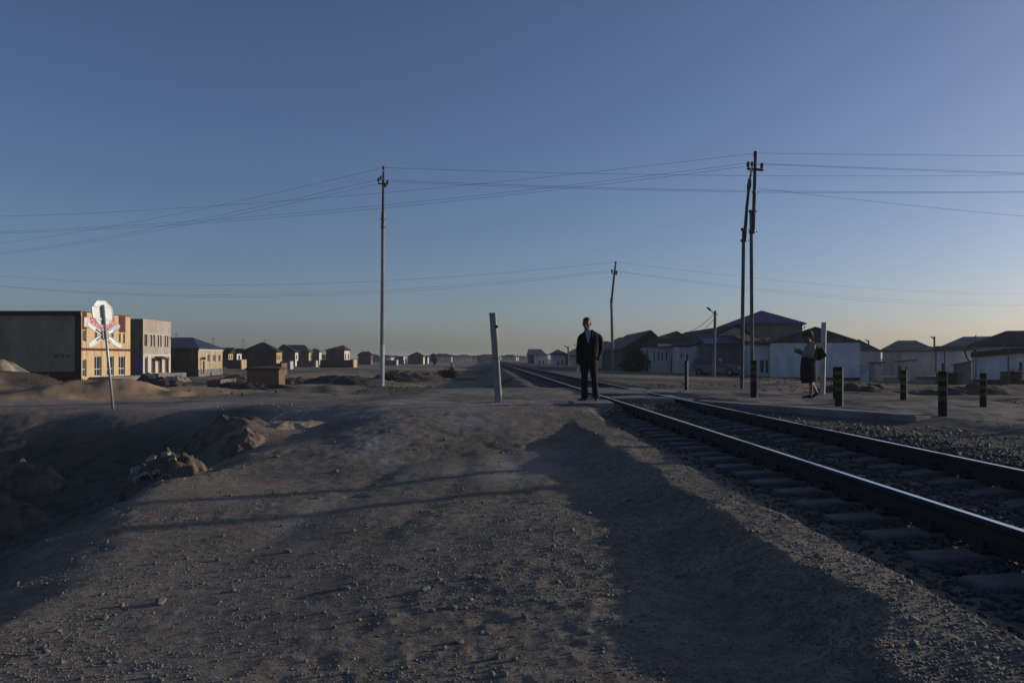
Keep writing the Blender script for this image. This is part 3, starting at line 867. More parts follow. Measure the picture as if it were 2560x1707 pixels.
E['f_left'] = plain_pole(-82, 98, 13.8, 'utility pole carrying the bent pole line behind the cream shop')
E['f_right'] = plain_pole(96, 128, 11.9, 'utility pole carrying the bent pole line far behind the right houses')
# the pair of poles whose long shadows cross the dirt road
for k, (x_, y_) in enumerate(((15.2, 14.15), (15.6, 12.85))):
    z0 = g(x_, y_)
    t = thing('utility_pole', ('rear' if k == 0 else 'front') + ' concrete pole of a pair by the road right of the crossing', 'utility pole', (x_, y_, z0))
    mb = MB(); mb.tube([(0, 0, -.4), (0, 0, 9.5)], [.13, .10], 8); mb.build('pole', M['conc_dark'], t)

def cable(p0, p1, sag, label, r=.010, group='overhead power cables', n=28):
    p0 = Vector(p0); p1 = Vector(p1)
    mb = MB()
    pts = []
    for k in range(n + 1):
        t_ = k / n
        pts.append(p0.lerp(p1, t_) - Vector((0, 0, 4 * sag * t_ * (1 - t_))) - p0)
    mb.tube(pts, r, 5, ref=(0, 0, 1))
    o = mb.build('power_cable', M['cable'], None, loc=p0)
    return tag(o, label, 'power cable', group)
pos3 = ['top', 'left crossarm', 'right crossarm']
for i in range(3):
    cable(ANCH['l'][i], E['l_left'][i], .75, f'overhead cable going left from the {pos3[i]} insulator of the lone left pole', .0075)
    cable(ANCH['l'][i], E['l_right'][i], .42 + .03 * i, f'overhead cable going right from the {pos3[i]} insulator of the lone left pole', .0075)
    cable(ANCH['r'][i], E['r_left'][i], .88 + .04 * i, f'overhead cable going left from the {pos3[i]} insulator of the twin pole', .005)
    cable(ANCH['r'][i], E['r_right'][i], .10 + .05 * i, f'overhead cable going right from the {pos3[i]} insulator of the twin pole', .005)
    cable(ANCH['f'][i], E['f_left'][i], 2.8 + .15 * i, f'faint overhead cable going left from the {pos3[i]} insulator of the bent pole', .0075)
    cable(ANCH['f'][i], E['f_right'][i], 1.35 + .3 * i, f'faint overhead cable going right from the {pos3[i]} insulator of the bent pole', .0075)
cable(ANCH['rlow'] + Vector((.3, 0, 0)), (44, 36, 6.6), .35, 'lowest overhead cable dropping to the right from the cable end of the twin pole', .005)

# street lamp in front of the pale house
LX, LY = wx(1786, 60), 60.0
lz = min(wz(967, LY), g(LX, LY))
sl = thing('street_lamp', 'street lamp on a plain pole with its arm reaching up left, before the houses', 'street lamp', (LX, LY, lz))
def LL(px, py): return Vector((wx(px, LY) - LX, 0, wz(py, LY) - lz))
mb = MB(); mb.tube([(LL(1784, 967).x, 0, -.3), LL(1788, 777)], [.13, .10], 8); mb.build('pole', M['conc'], sl)
mb = MB(); mb.tube([LL(1788, 792), LL(1784, 783), LL(1777, 776), LL(1767, 768)], .03, 6); mb.build('arm', M['steel'], sl)
mb = MB(); mb.tube([LL(1778, 777), LL(1774, 773.5), LL(1767, 768)], [.05, .09, .05], 6); mb.build('lamp_head', M['steel'], sl)
mb = MB(); mb.tube([LL(1788, 781), LL(1794, 787)], .025, 5); mb.build('bracket', M['steel'], sl)
a = LL(1784, 786) + Vector((LX, LY, lz))
cable(a, at(1712, 832, 74), .25, 'service cable dropping from the street lamp pole to the dark roofed house', .02, 'service cables')
cable(a - Vector((0, 0, .35)), at(1730, 838, 76), .3, 'lower service cable from the street lamp pole to the gabled house', .016, 'service cables')
# ------------------------------------------------------------------ houses
def wall_face(mb, o, u, n, L, z0, z1, rects, depth, mi=0):
    """one storey of wall with real openings. o: start point, u: along, n: outward normal."""
    o = Vector(o); u = Vector(u); n = Vector(n)
    xs = sorted({0.0, L, *[r[0] for r in rects], *[r[1] for r in rects]})
    zs_ = sorted({z0, z1, *[r[2] for r in rects], *[r[3] for r in rects]})
    P = lambda a, z, d=0: o + u * a + Vector((0, 0, z - o.z)) - n * d
    flip = u.cross(Vector((0, 0, 1))).dot(n) < 0
    def q(a, b, c, d):
        mb.poly([a, b, c, d] if not flip else [d, c, b, a], mi)
    for a, b in zip(xs[:-1], xs[1:]):
        for c, d in zip(zs_[:-1], zs_[1:]):
            m = ((a + b) / 2, (c + d) / 2)
            if any(r[0] < m[0] < r[1] and r[2] < m[1] < r[3] for r in rects): continue
            q(P(a, c), P(b, c), P(b, d), P(a, d))
    for r in rects:
        a, b, c, d = r[:4]
        q(P(a, c), P(a, d), P(a, d, depth), P(a, c, depth)); q(P(b, c), P(b, c, depth), P(b, d, depth), P(b, d))
        q(P(a, c), P(a, c, depth), P(b, c, depth), P(b, c)); q(P(a, d), P(b, d), P(b, d, depth), P(a, d, depth))

def opening(root, org, o, u, n, r, depth, kind, framem, panem):
    """window or door set in its opening: frame (part) with pane or leaf (sub-part)"""
    o = Vector(o); u = Vector(u); n = Vector(n)
    a, b, c, d = r[:4]
    mxf = Matrix((u, n, Vector((0, 0, 1)))).transposed().to_4x4()
    mxf.translation = o - Vector((0, 0, o.z))
    mb = MB(); w = min(.07, (b - a) * .12); y0, y1 = -depth + .004, -depth + .07
    e = .003
    for (x0, x1, z0, z1) in ((a + e, a + w, c + e, d - e), (b - w, b - e, c + e, d - e), (a + w, b - w, c + e, c + w), (a + w, b - w, d - w, d - e)):
        mb.box(x0, x1, y0, y1, z0, z1, 0, mxf)
    if kind == 'window' and b - a > .55: mb.box((a + b) / 2 - .03, (a + b) / 2 + .03, y0, y1 - .01, c + w, d - w, 0, mxf)
    if kind == 'shop':
        mb.box((a + b) / 2 - .03, (a + b) / 2 + .03, y0, y1 - .01, c + w, d - w, 0, mxf)
        mb.box(a + w, b - w, y0, y1 - .005, c + .75, c + .83, 0, mxf)
    f = mb.build('door' if kind == 'door' else 'window', framem, root, org)
    mb = MB(); mb.box(a + w * .8, b - w * .8, -depth - .02, -depth + .03, c + w * .8, d - w * .8, 0, mxf)
    mb.build('door_leaf' if kind == 'door' else 'pane', panem, f, org)

def house(name, label, cat, X0, X1, Y0, Y1, zb, zw, wall, front=(), right=(), left=(), roof=None, plinth=None, group=None, frame_m='frame', pane_m='glass', depth=.16, sidewall=None, turn=False):
    T0 = None
    if turn:                                  # turn the house about its front left corner to face the road
        r0, r1 = X0 / Y0, X1 / Y0
        a_ = math.atan(r0); ca, sa = math.cos(a_), math.sin(a_)
        along = lambda r: (r * Y0 - X0) / (ca + r * sa)
        Yr = lambda w: Y0 - w * sa
        k_ = along(r1) / (X1 - X0)
        front = [(along((X0 + q[0]) / Y0), along((X0 + q[1]) / Y0), *q[2:]) for q in front]
        if roof and 'ridge' in roof:
            roof = dict(roof)
            if roof['type'] == 'gable_front':
                w_ = along(roof['ridge'][0] / Y0); roof['ridge'] = (X0 + w_, CAMZ + (roof['ridge'][1] - CAMZ) * Yr(w_) / Y0)
            else:
                nr = []
                for (p_, q_) in roof['ridge']:
                    r_ = p_ / q_; d_ = q_ - Y0        # same bearing, d_ metres behind the front wall
                    w_ = ((r_ * (Y0 + d_ * ca)) - (X0 + d_ * sa)) / (ca + r_ * sa)
                    nr.append((X0 + w_, Y0 + d_))
                roof['ridge'] = tuple(nr)
                w_ = (nr[0][0] + nr[1][0]) / 2 - X0; d_ = nr[0][1] - Y0
                roof['z'] = CAMZ + (roof['z'] - CAMZ) * (Y0 - w_ * sa + d_ * ca) / (Y0 + d_)
        X1 = X0 + along(r1)
        T0 = (Vector((X0, Y0, 0)), -a_)
    org = Vector(((X0 + X1) / 2, (Y0 + Y1) / 2, zb))
    t = thing(name, label, cat, org, group=group)
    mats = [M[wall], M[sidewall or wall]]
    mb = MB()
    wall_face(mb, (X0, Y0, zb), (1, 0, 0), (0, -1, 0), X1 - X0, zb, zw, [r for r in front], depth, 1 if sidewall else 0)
    wall_face(mb, (X1, Y0, zb), (0, 1, 0), (1, 0, 0), Y1 - Y0, zb, zw, [r for r in right], depth)
    wall_face(mb, (X0, Y0, zb), (0, 1, 0), (-1, 0, 0), Y1 - Y0, zb, zw, [r for r in left], depth)
    mb.poly([(X1, Y1, zb), (X0, Y1, zb), (X0, Y1, zw), (X1, Y1, zw)])
    # dark room behind the openings is closed by the panes; top deck
    mb.poly([(X0, Y0, zw), (X1, Y0, zw), (X1, Y1, zw), (X0, Y1, zw)])
    if roof and roof['type'] == 'gable_front':
        rx, rz = roof['ridge']
        for yy in (Y0, Y1):
            mb.poly([(X0, yy, zw), (X1, yy, zw), (rx, yy, rz - .05)], len(mats))
        mats.append(M[roof.get('gable', wall)])
    mb.build('wall', mats, t, org)
    for rects, o, u, n in ((front, (X0, Y0, zb), (1, 0, 0), (0, -1, 0)), (right, (X1, Y0, zb), (0, 1, 0), (1, 0, 0)), (left, (X0, Y0, zb), (0, 1, 0), (-1, 0, 0))):
        for r in rects:
            k = r[4] if len(r) > 4 else 'window'
            opening(t, org, o, u, n, r, depth, k, M['browndoor' if k == 'door' else frame_m], M['browndoor' if k == 'door' else pane_m])
    if plinth:
        mb = MB(); e = .04
        mb.box(X0 - e, X1 + e, Y0 - e, Y1 + e, zb - .3, zb + plinth); mb.build('plinth', M['plinth'], t, org)
    if roof:
        o = roof.get('over', .35); mb = MB(); th = .14
        x0, x1, y0, y1 = X0 - o, X1 + o, Y0 - o, Y1 + o
        ze = zw + .01
        if roof['type'] == 'hip':
            (ax, ay), (bx, by) = roof['ridge']; rz = roof['z']
            A = (ax, ay, rz); B = (bx, by, rz)
            e0 = [(x0, y0, ze), (x1, y0, ze), (x1, y1, ze), (x0, y1, ze)]
            e1 = [(p[0], p[1], ze + th) for p in e0]
            mb.poly(list(reversed(e0)))
            for k in range(4): mb.poly([e0[k], e0[(k + 1) % 4], e1[(k + 1) % 4], e1[k]])
            if abs(bx - ax) >= abs(by - ay):
                mb.poly([e1[0], e1[1], B, A]); mb.poly([e1[1], e1[2], B]); mb.poly([e1[2], e1[3], A, B]); mb.poly([e1[3], e1[0], A])
            else:
                mb.poly([e1[0], e1[1], A]); mb.poly([e1[1], e1[2], B, A]); mb.poly([e1[2], e1[3], B]); mb.poly([e1[3], e1[0], A, B])
        elif roof['type'] == 'gable_front':
            rx, rz = roof['ridge']
            for (xa, xb) in ((x0, rx), (rx, x1)):
                # slope continues past the wall
                sl = (rz - zw) / ((rx - X0) if xa == x0 else (X1 - rx))
                zo = zw - sl * o
                za, zb_ = (zo, rz) if xa == x0 else (rz, zo)
                P = [(xa, y0, za), (xb, y0, zb_), (xb, y1, zb_), (xa, y1, za)]
                Q_ = [(p[0], p[1], p[2] + th) for p in P]
                i = len(mb.v); mb.v += P + Q_
                for q in ((0, 3, 2, 1), (4, 5, 6, 7), (0, 1, 5, 4), (1, 2, 6, 5), (2, 3, 7, 6), (3, 0, 4, 7)):
                    mb.f.append(tuple(i + k for k in q)); mb.m.append(0)
        elif roof['type'] == 'shed':       # rises by dz from x0 to x1 (or along y)
            za, zb_ = roof['za'], roof['zb']
            P = [(x0, y0, za), (x1, y0, zb_), (x1, y1, zb_), (x0, y1, za)]
            th = roof.get('th', th)
            sl_ = (zb_ - za) / (x1 - x0); zl, zr_ = za + sl_ * (X0 - x0) - .01, za + sl_ * (X1 - x0) - .01
            if abs(zb_ - za) > .05:
                fm_ = MB(); lo_ = min(zw, zl, zr_)
                for yy in (Y0, Y1): fm_.poly([(X0, yy, zw - .01), (X1, yy, zw - .01), (X1, yy, max(zr_, zw)), (X0, yy, max(zl, zw))])
                fm_.poly([(X1, Y0, zw - .01), (X1, Y1, zw - .01), (X1, Y1, max(zr_, zw)), (X1, Y0, max(zr_, zw))])
                fm_.poly([(X0, Y0, zw - .01), (X0, Y1, zw - .01), (X0, Y1, max(zl, zw)), (X0, Y0, max(zl, zw))])
                fm_.build('upper_wall', M[wall], t, org)
            Q_ = [(p[0], p[1], p[2] + th) for p in P]
            i = len(mb.v); mb.v += P + Q_
            for q in ((0, 3, 2, 1), (4, 5, 6, 7), (0, 1, 5, 4), (1, 2, 6, 5), (2, 3, 7, 6), (3, 0, 4, 7)):
                mb.f.append(tuple(i + k for k in q)); mb.m.append(0)
        elif roof['type'] == 'leanto':     # rises from front to back
            za, zb_ = roof['za'], roof['zb']
            P = [(x0, y0, za), (x1, y0, za), (x1, y1, zb_), (x0, y1, zb_)]
            Q_ = [(p[0], p[1], p[2] + th) for p in P]
            i = len(mb.v); mb.v += P + Q_
            for q in ((0, 3, 2, 1), (4, 5, 6, 7), (0, 1, 5, 4), (1, 2, 6, 5), (2, 3, 7, 6), (3, 0, 4, 7)):
                mb.f.append(tuple(i + k for k in q)); mb.m.append(0)
        mb.build('roof', M[roof['m']], t, org)
    if T0:
        rot_ = Matrix.Rotation(T0[1], 4, 'Z'); q_ = org - T0[0]
        t.location = T0[0] + rot_ @ q_; t.rotation_euler = (0, 0, T0[1])
    return t, org

def part_box(t, org, name, m, *b):
    mb = MB(); mb.box(*b); return mb.build(name, M[m], t, org)

# ---- cream two-storey shop (facade faces +X)
FX = -45.8; ZB = -1.5; ZT = 6.45
def Yat(px, X=FX): return X * F / (px - 1280)
def fz(py, px, X=FX): return wz(py, Yat(px, X))
Ys, Ye = 85.0, 96.0
cols = [(Yat(205.5), Yat(216.3)), (Yat(235.9), Yat(254)), (Yat(267.3), Yat(284.7)), (Yat(296.5), Yat(313))]
rects = []
for k, (a, b) in enumerate(cols):
    rects.append((a - Ys, b - Ys, -.5, 1.35 if k == 0 else 1.72, 'shop'))
    if k in (0,): rects.append((a - Ys, b - Ys, 3.25, 4.5, 'window'))
    elif k == 3:
        rects.append((a - Ys + .05, a - Ys + .5, 3.2, 4.4, 'window')); rects.append((b - Ys - .55, b - Ys - .05, 3.2, 4.4, 'window'))
    else:
        rects.append((a - Ys + .05, a - Ys + .62, 3.2, 4.45, 'window')); rects.append((b - Ys - .6, b - Ys - .05, 3.2, 4.45, 'window'))
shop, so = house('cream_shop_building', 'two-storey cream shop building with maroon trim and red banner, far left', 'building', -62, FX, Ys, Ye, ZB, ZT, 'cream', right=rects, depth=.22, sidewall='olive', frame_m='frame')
e = .05
part_box(shop, so, 'cornice_band', 'dark_trim', -62.05, FX + .02, Ys - .07, Ys - .003, ZT - .45, ZT + .06)
part_box(shop, so, 'corner_band', 'dark_trim', FX - .62, FX + .06, Ys - .06, Ys - .003, ZB, ZT - .45)
part_box(shop, so, 'plinth_band', 'dark_trim', -62.05, FX - .62, Ys - .08, Ys - .003, ZB - .2, .05)
part_box(shop, so, 'storey_band', 'maroon', FX + .003, FX + .07, Ys + .0, Ye, 2.32, 2.58)
part_box(shop, so, 'eave_strip', 'dark_trim', FX + .003, FX + .04, Ys, Ye, ZT - .03, ZT + .05)
for k, (a, b) in enumerate(cols):
    z0 = 4.52 if k != 0 else 4.56
    part_box(shop, so, 'maroon_panel', 'maroon', FX + .003, FX + .035, a, b, z0, ZT - .04)
    for yy in (a, b):
        part_box(shop, so, 'facade_joint', 'browndoor', FX + .002, FX + .012, yy - .025, yy + .025, 1.75, 2.3)
        part_box(shop, so, 'facade_joint', 'browndoor', FX + .002, FX + .012, yy - .025, yy + .025, 2.6, 3.18)
bz0, bz1 = 4.75, 5.95
bn = part_box(shop, so, 'banner', 'banner', FX + .06, FX + .10, cols[0][0] + .15, cols[2][1], bz0 + .05, bz1 - .05)
lg = MB(); lg.box(FX + .10, FX + .108, cols[0][0] + .2, cols[0][0] + 1.3, bz0 + .12, bz1 - .1); lg.build('logo_panel', M['bannerwhite'], bn, so)
fc = bpy.data.curves.new('lettering', 'FONT'); fc.body = 'GURLU\u015eYK'; fc.size = 1.05; fc.extrude = .004
ft = bpy.data.objects.new('lettering_curve', fc); COL.objects.link(ft)
bpy.context.view_layer.update()
fme = bpy.data.meshes.new_from_object(ft.evaluated_get(bpy.context.evaluated_depsgraph_get()))
bpy.data.objects.remove(ft)
fme.materials.clear(); fme.materials.append(M['bannerwhite'])
fo = bpy.data.objects.new('lettering', fme); COL.objects.link(fo); fo.parent = bn
fo.name = 'lettering'
fo.location = Vector((FX + .112, cols[0][0] + 1.35, bz0 + .24)) - so; fo.rotation_euler = (R(90), 0, R(90)); fo.scale = (1.02, 1, 1)
# porch
mb = MB()
px0, px1 = FX + .02, FX + 2.6
mb.box(FX + .02, FX + 2.2, 86.6, 96.6, ZB - .3, -.56)
pt_ = tag(mb.build('porch_step', M['conc'], shop, so))
part_box(shop, so, 'porch_step', 'conc', FX + 2.2, FX + 2.7, 86.8, 96.9, ZB - .3, -.76)
part_box(shop, so, 'porch_step', 'conc', FX + 2.7, FX + 3.2, 87.0, 97.2, ZB - .3, -.96)
for a_, b_, c_, d_ in ((-48.7, -48.1, 1.58, 1.92), (-47.95, -47.6, 1.55, 1.98), (-47.5, -46.85, 1.62, 1.9)):
    part_box(shop, so, 'faded_mark', 'fadedmark', a_, b_, Ys - .012, Ys - .004, c_, d_)

# gate between the two big buildings
gx0, gx1, gy = -49.6, -45.9, 99.5
gt = thing('sheet_metal_gate', 'blue and red sheet metal gate closing the gap between cream and grey buildings', 'gate', ((gx0 + gx1) / 2, gy, ZB))
wds = [('bluepaint', gx0, gx0 + 1.4), ('redpaint', gx0 + 1.42, gx0 + 2.55), ('bluepaint', gx0 + 2.57, gx1)]
for m_, a, b in wds:
    mb = MB(); mb.box(a, b, gy, gy + .05, ZB - .1, 1.62)
    for k in range(3): mb.box(a + .05, b - .05, gy - .03, gy - .002, -.4 + k * .8, -.34 + k * .8)
    mb.build('gate_panel', M[m_], gt, (gt.location))

# ---- grey unfinished block building (facade faces +X)
GX = -47.05; g0, g1 = 102.0, 110.3; GT = 6.5
Yg = lambda crop: GX * F / (crop / 4.9 - 1280)
rr = []
for a, b in ((1770, 1803), (1845, 1863), (1880, 1897), (1932, 1948), (1963, 1980), (2017, 2032), (2045, 2062)):
    rr.append((Yg(a) - g0, Yg(b) - g0, 3.0, 4.55))
for a, b, k in ((1768, 1803, 'window'), (1848, 1895, 'door'), (1930, 1978, 'door'), (2012, 2060, 'door')):
    rr.append((Yg(a) - g0, Yg(b) - g0, -.45, 1.55 if k == 'window' else 1.5, k))
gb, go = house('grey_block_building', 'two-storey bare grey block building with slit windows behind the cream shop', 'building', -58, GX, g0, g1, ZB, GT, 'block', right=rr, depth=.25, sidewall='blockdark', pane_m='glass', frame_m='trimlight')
for a, b in ((1745, 1765), (1805, 1845), (1897, 1928), (1980, 2010), (2062, 2082)):
    part_box(gb, go, 'pilaster', 'trimlight', GX + .003, GX + .08, Yg(a), Yg(b), ZB, 1.75)
part_box(gb, go, 'lintel_band', 'trimlight', GX + .003, GX + .10, Yg(1745), Yg(2082), 1.76, 2.0)
part_box(gb, go, 'window_head', 'trimlight', GX + .003, GX + .07, Yg(1765), Yg(2070), 4.56, 4.68)
mb = MB(); mb.poly([(GX + .12, Yg(1897), 1.75), (GX + 1.1, Yg(1897), 1.35), (GX + 1.1, Yg(1985), 1.35), (GX + .12, Yg(1985), 1.75)])
mb.poly([(GX + .12, Yg(1985), 1.70), (GX + 1.1, Yg(1985), 1.30), (GX + 1.1, Yg(1897), 1.30), (GX + .12, Yg(1897), 1.70)])
mb.poly([(GX + 1.1, Yg(1897), 1.30), (GX + 1.1, Yg(1985), 1.30), (GX + 1.1, Yg(1985), 1.35), (GX + 1.1, Yg(1897), 1.35)])
mb.poly([(GX + .12, Yg(1897), 1.70), (GX + 1.1, Yg(1897), 1.30), (GX + 1.1, Yg(1897), 1.35), (GX + .12, Yg(1897), 1.75)])
mb.build('door_canopy', M['dark_trim'], gb, go)
part_box(gb, go, 'porch_step', 'conc', GX + .02, GX + 1.8, 102.4, 111.2, ZB - .3, -.5)
part_box(gb, go, 'floodlight', 'steel', GX + .003, GX + .5, g1 - .35, g1 - .15, 4.2, 4.3)

# ---- cream one-storey house
HX = -44.4
Yh = lambda px: HX * F / (px - 1280)
h0, h1 = Yh(495.5), Yh(556)
rr = [(Yh(a) - h0, Yh(b) - h0, .95, 2.05) for a, b in ((518, 524.5), (532, 539), (545.5, 551.5))]
hh, ho = house('cream_house', 'low sunlit cream house with three small windows and dark side wall', 'house', -55, HX, h0, h1, -1.4, 2.78, 'yplaster', right=rr, sidewall='darkwall', pane_m='glass', roof=dict(type='hip', ridge=((-51.5, h0 + 7), (-48, h0 + 7)), z=4.6, over=.3, m='roofblue2'))  # side wall in a dark tone, its shade painted in
part_box(hh, ho, 'plinth', 'conc', HX + .003, HX + .06, h0, h1, -1.4, -.1)
part_box(hh, ho, 'cornice', 'trimlight', HX + .003, HX + .12, h0, h1, 2.55, 2.76)
for px in (528, 541, 508, 514):
    part_box(hh, ho, 'pilaster', 'trimlight', HX + .003, HX + .05, Yh(px) - .12, Yh(px) + .12, -.1, 2.55)
mb = MB(); mb.tube([(HX + .4, Yh(503), -.75), (HX + .4, Yh(503), 1.1)], .12, 8); mb.ell((HX + .4, Yh(503), 1.45), (.3, .3, .22)); mb.build('satellite_dish', M['steel'], hh, ho)

# ---- houses farther left
def left_house(label, pxa, pxb, pxc, Y0, pbase, pwall, ppeak, pxpeak, wall, lit, roofm, wins=0, ridge=.3):  # lit: paler sunward walls; wall: front with its shade in the colour
    X0, X1 = wx(pxa, Y0), wx(pxb, Y0)
    Y1 = X1 * F / (pxc - 1280)
    Y1 = max(Y1, Y0 + 3)
    zb, zw, zr = wz(pbase, Y0) - .3, wz(pwall, Y0), wz(ppeak, Y0 + 2)
    D = Y1 - Y0
    rects = [(D * (k + .3) / wins, D * (k + .7) / wins, zb + .3 + (zw - zb) * .35, zb + .3 + (zw - zb) * .72) for k in range(wins)]
    cx = wx(pxpeak, Y0)
    dy = max(1.0, D * .2)
    W = X1 - X0
    fr = [(W * a, W * a + 1.0, zb + .3 + (zw - zb) * .3, zb + .3 + (zw - zb) * .7) for a in ((.42,), (.2, .6), (), (.55,))[int(pxa) % 4] if W > 4]
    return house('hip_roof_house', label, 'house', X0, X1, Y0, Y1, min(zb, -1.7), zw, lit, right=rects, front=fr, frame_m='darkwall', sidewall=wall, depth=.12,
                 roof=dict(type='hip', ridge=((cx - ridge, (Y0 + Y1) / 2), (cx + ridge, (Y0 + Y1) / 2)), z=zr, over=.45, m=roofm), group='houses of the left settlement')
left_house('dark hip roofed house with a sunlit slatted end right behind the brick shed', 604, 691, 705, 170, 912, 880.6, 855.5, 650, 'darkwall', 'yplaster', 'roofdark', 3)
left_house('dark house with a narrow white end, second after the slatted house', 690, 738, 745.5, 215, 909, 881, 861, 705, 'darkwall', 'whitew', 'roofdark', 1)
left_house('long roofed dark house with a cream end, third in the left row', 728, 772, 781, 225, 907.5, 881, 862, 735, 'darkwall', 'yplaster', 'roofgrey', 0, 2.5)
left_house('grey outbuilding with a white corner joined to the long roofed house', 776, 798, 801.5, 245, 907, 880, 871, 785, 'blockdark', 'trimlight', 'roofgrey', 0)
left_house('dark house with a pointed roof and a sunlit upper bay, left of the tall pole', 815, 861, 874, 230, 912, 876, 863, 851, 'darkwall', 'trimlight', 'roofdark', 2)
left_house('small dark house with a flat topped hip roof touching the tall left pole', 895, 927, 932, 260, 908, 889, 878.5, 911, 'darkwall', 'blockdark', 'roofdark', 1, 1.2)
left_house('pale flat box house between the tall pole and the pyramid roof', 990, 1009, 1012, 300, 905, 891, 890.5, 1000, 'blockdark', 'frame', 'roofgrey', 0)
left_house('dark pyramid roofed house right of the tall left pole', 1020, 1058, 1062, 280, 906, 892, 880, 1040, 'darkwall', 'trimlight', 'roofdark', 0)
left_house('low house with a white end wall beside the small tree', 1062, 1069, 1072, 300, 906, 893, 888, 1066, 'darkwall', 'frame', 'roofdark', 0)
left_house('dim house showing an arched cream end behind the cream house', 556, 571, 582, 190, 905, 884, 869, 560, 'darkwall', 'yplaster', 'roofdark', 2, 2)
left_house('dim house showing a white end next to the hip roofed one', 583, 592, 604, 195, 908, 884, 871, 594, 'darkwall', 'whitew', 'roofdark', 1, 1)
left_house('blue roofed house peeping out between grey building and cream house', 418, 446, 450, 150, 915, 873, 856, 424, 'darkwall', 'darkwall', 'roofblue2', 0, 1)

# ---- brick shed and low brick wall in the hollow
bz = wz(962, 69) - .05
bs, bo = house('brick_shed', 'small dark brick shed with one sunlit side in the hollow', 'shed', wx(617, 69), wx(697, 69), 69, wx(697, 69) * F / (712.5 - 1280), bz, wz(924.5, 69), 'brick', depth=.1, roof=dict(type='hip', ridge=((wx(655, 69), 70.6), (wx(668, 69), 70.6)), z=wz(914.5, 70), over=.12, m='darkwall'))
for px, w_ in ((641, .5), (650, .35), (676, .3)):
    part_box(bs, bo, 'roof_scrap', 'plastic', wx(px, 70) - w_ / 2, wx(px, 70) + w_ / 2, 69.9, 70.3, wz(919, 70), wz(917.5, 70) + .06)
lw = thing('low_brick_wall', 'low corner of brick wall beside the brick shed, one face sunlit', 'wall', (wx(551, 64), 64, wz(968, 64)))
lo = lw.location; lw['kind'] = 'thing'
part_box(lw, lo, 'wall_leg', 'brick', wx(518, 64), wx(551, 64), 64, 64.3, lo.z - .4, wz(951, 64))
part_box(lw, lo, 'wall_leg', 'brick', wx(551, 64) - .3, wx(551, 64), 64.302, 67.6, lo.z - .4, wz(951, 64))
mb = MB(); mb.box(wx(551, 64) - .33, wx(551, 64) + .03, 63.98, 67.6, wz(951, 64) + .002, wz(951, 64) + .07); mb.build('coping', M['conc'], lw, lo)

# ---- right hand settlement
def X2(px, Y): return wx(px, Y)
GR = -.66      # ground of the right settlement
# big white house with a wide gable
Y0 = 68.0
hw, hwo = house('white_gable_house', 'big white walled house with a wide grey-brown gable behind the walking woman', 'house', X2(1925, Y0), X2(2151, Y0), Y0, 79, GR, wz(858, Y0), 'whitew', plinth=.55,
     roof=dict(type='gable_front', ridge=(X2(2039, Y0), wz(820.5, Y0)), over=.12, m='roofgrey', gable='roofgrey'), group='houses right of the track', turn=True)
# adjoining low wing left of it
Y0 = 69.0
house('low_white_wing', 'low white wing with a dark roof band joining the wide gable house', 'house', X2(1887, Y0), X2(1924, Y0) , Y0, 78, GR, wz(862, Y0), 'whitew', front=[(.45, .85, .2, 1.35), (.95, 1.2, .2, 1.35)], plinth=.5, pane_m='glassb',
     roof=dict(type='leanto', za=wz(862, Y0) + .01, zb=wz(835, 78), over=.2, m='roofdark'), group='houses right of the track')
# two storey blue roof behind
Y0 = 88.0
tb, tbo = house('blue_roof_house', 'tall dark house with a peaked deep blue sheet roof behind the twin pole', 'house', X2(1862, Y0), X2(2006, Y0), Y0, 98, GR, wz(811, Y0), 'blockdark', front=[(2.2, 2.9, 2.6, 3.7), (4.0, 4.7, 2.6, 3.7)],
     roof=dict(type='hip', ridge=((X2(1925, Y0), 91), (X2(1940, Y0), 95)), z=wz(776, 91), over=.35, m='roofblue'), group='houses right of the track')
mb = MB()
for k in range(12):
    a0, a1 = 2 * math.pi * k / 12, 2 * math.pi * (k + 1) / 12
    c_ = at(2007.5, 817, Y0 - .3)
    mb.tube([c_ + Vector((.2 * math.cos(a0), 0, .2 * math.sin(a0))), c_ + Vector((.2 * math.cos(a1), 0, .2 * math.sin(a1)))], .04, 5)
mb.build('eave_ornament', M['roofdark'], tb, tbo)
# gabled beige house + blue lean-to
Y0 = 76.0
house('beige_gable_house', 'house with a broad beige gable and long dark roof slope behind the street lamp', 'house', X2(1741, Y0), X2(1920, Y0), Y0, 98, GR, wz(862, Y0), 'whitew2',
     roof=dict(type='gable_front', ridge=(X2(1839, Y0), wz(815, Y0)), over=.15, m='roofdark', gable='beige'), group='houses right of the track')
Y0 = 72.5
house('blue_leanto', 'grey annex with three tall windows under a low blue roof behind the parked car', 'house', X2(1768, Y0), X2(1853, Y0), Y0, 75.8, GR, wz(862, Y0), 'blockdark', front=[(X2(a, Y0) - X2(1768, Y0), X2(b, Y0) - X2(1768, Y0), wz(912, Y0), wz(882, Y0)) for a, b in ((1774, 1780), (1797, 1804), (1823, 1830))],
     pane_m='glass', frame_m='whitew2', roof=dict(type='leanto', za=wz(862, Y0), zb=wz(843, 76), over=.2, m='roofblue'), group='houses right of the track')
Y0 = 78.5
rr = [(X2(a, Y0) - X2(1697, Y0), X2(b, Y0) - X2(1697, Y0), wz(c, Y0), wz(d, Y0)) for a, b, c, d in ((1702, 1706, 896, 884), (1716, 1720.5, 905, 884), (1730, 1735.5, 912, 884))]
house('white_side_wing', 'white wing with narrow bluish windows and dark eave left of the beige gable', 'house', X2(1697, Y0), X2(1741, Y0) , Y0, 92, GR, wz(867, Y0), 'whitew', front=rr, pane_m='glassb', frame_m='whitew2',
     roof=dict(type='leanto', za=wz(867, Y0) + .01, zb=wz(846, 92), over=.25, m='roofdark'), group='houses right of the track')
Y0 = 82.0
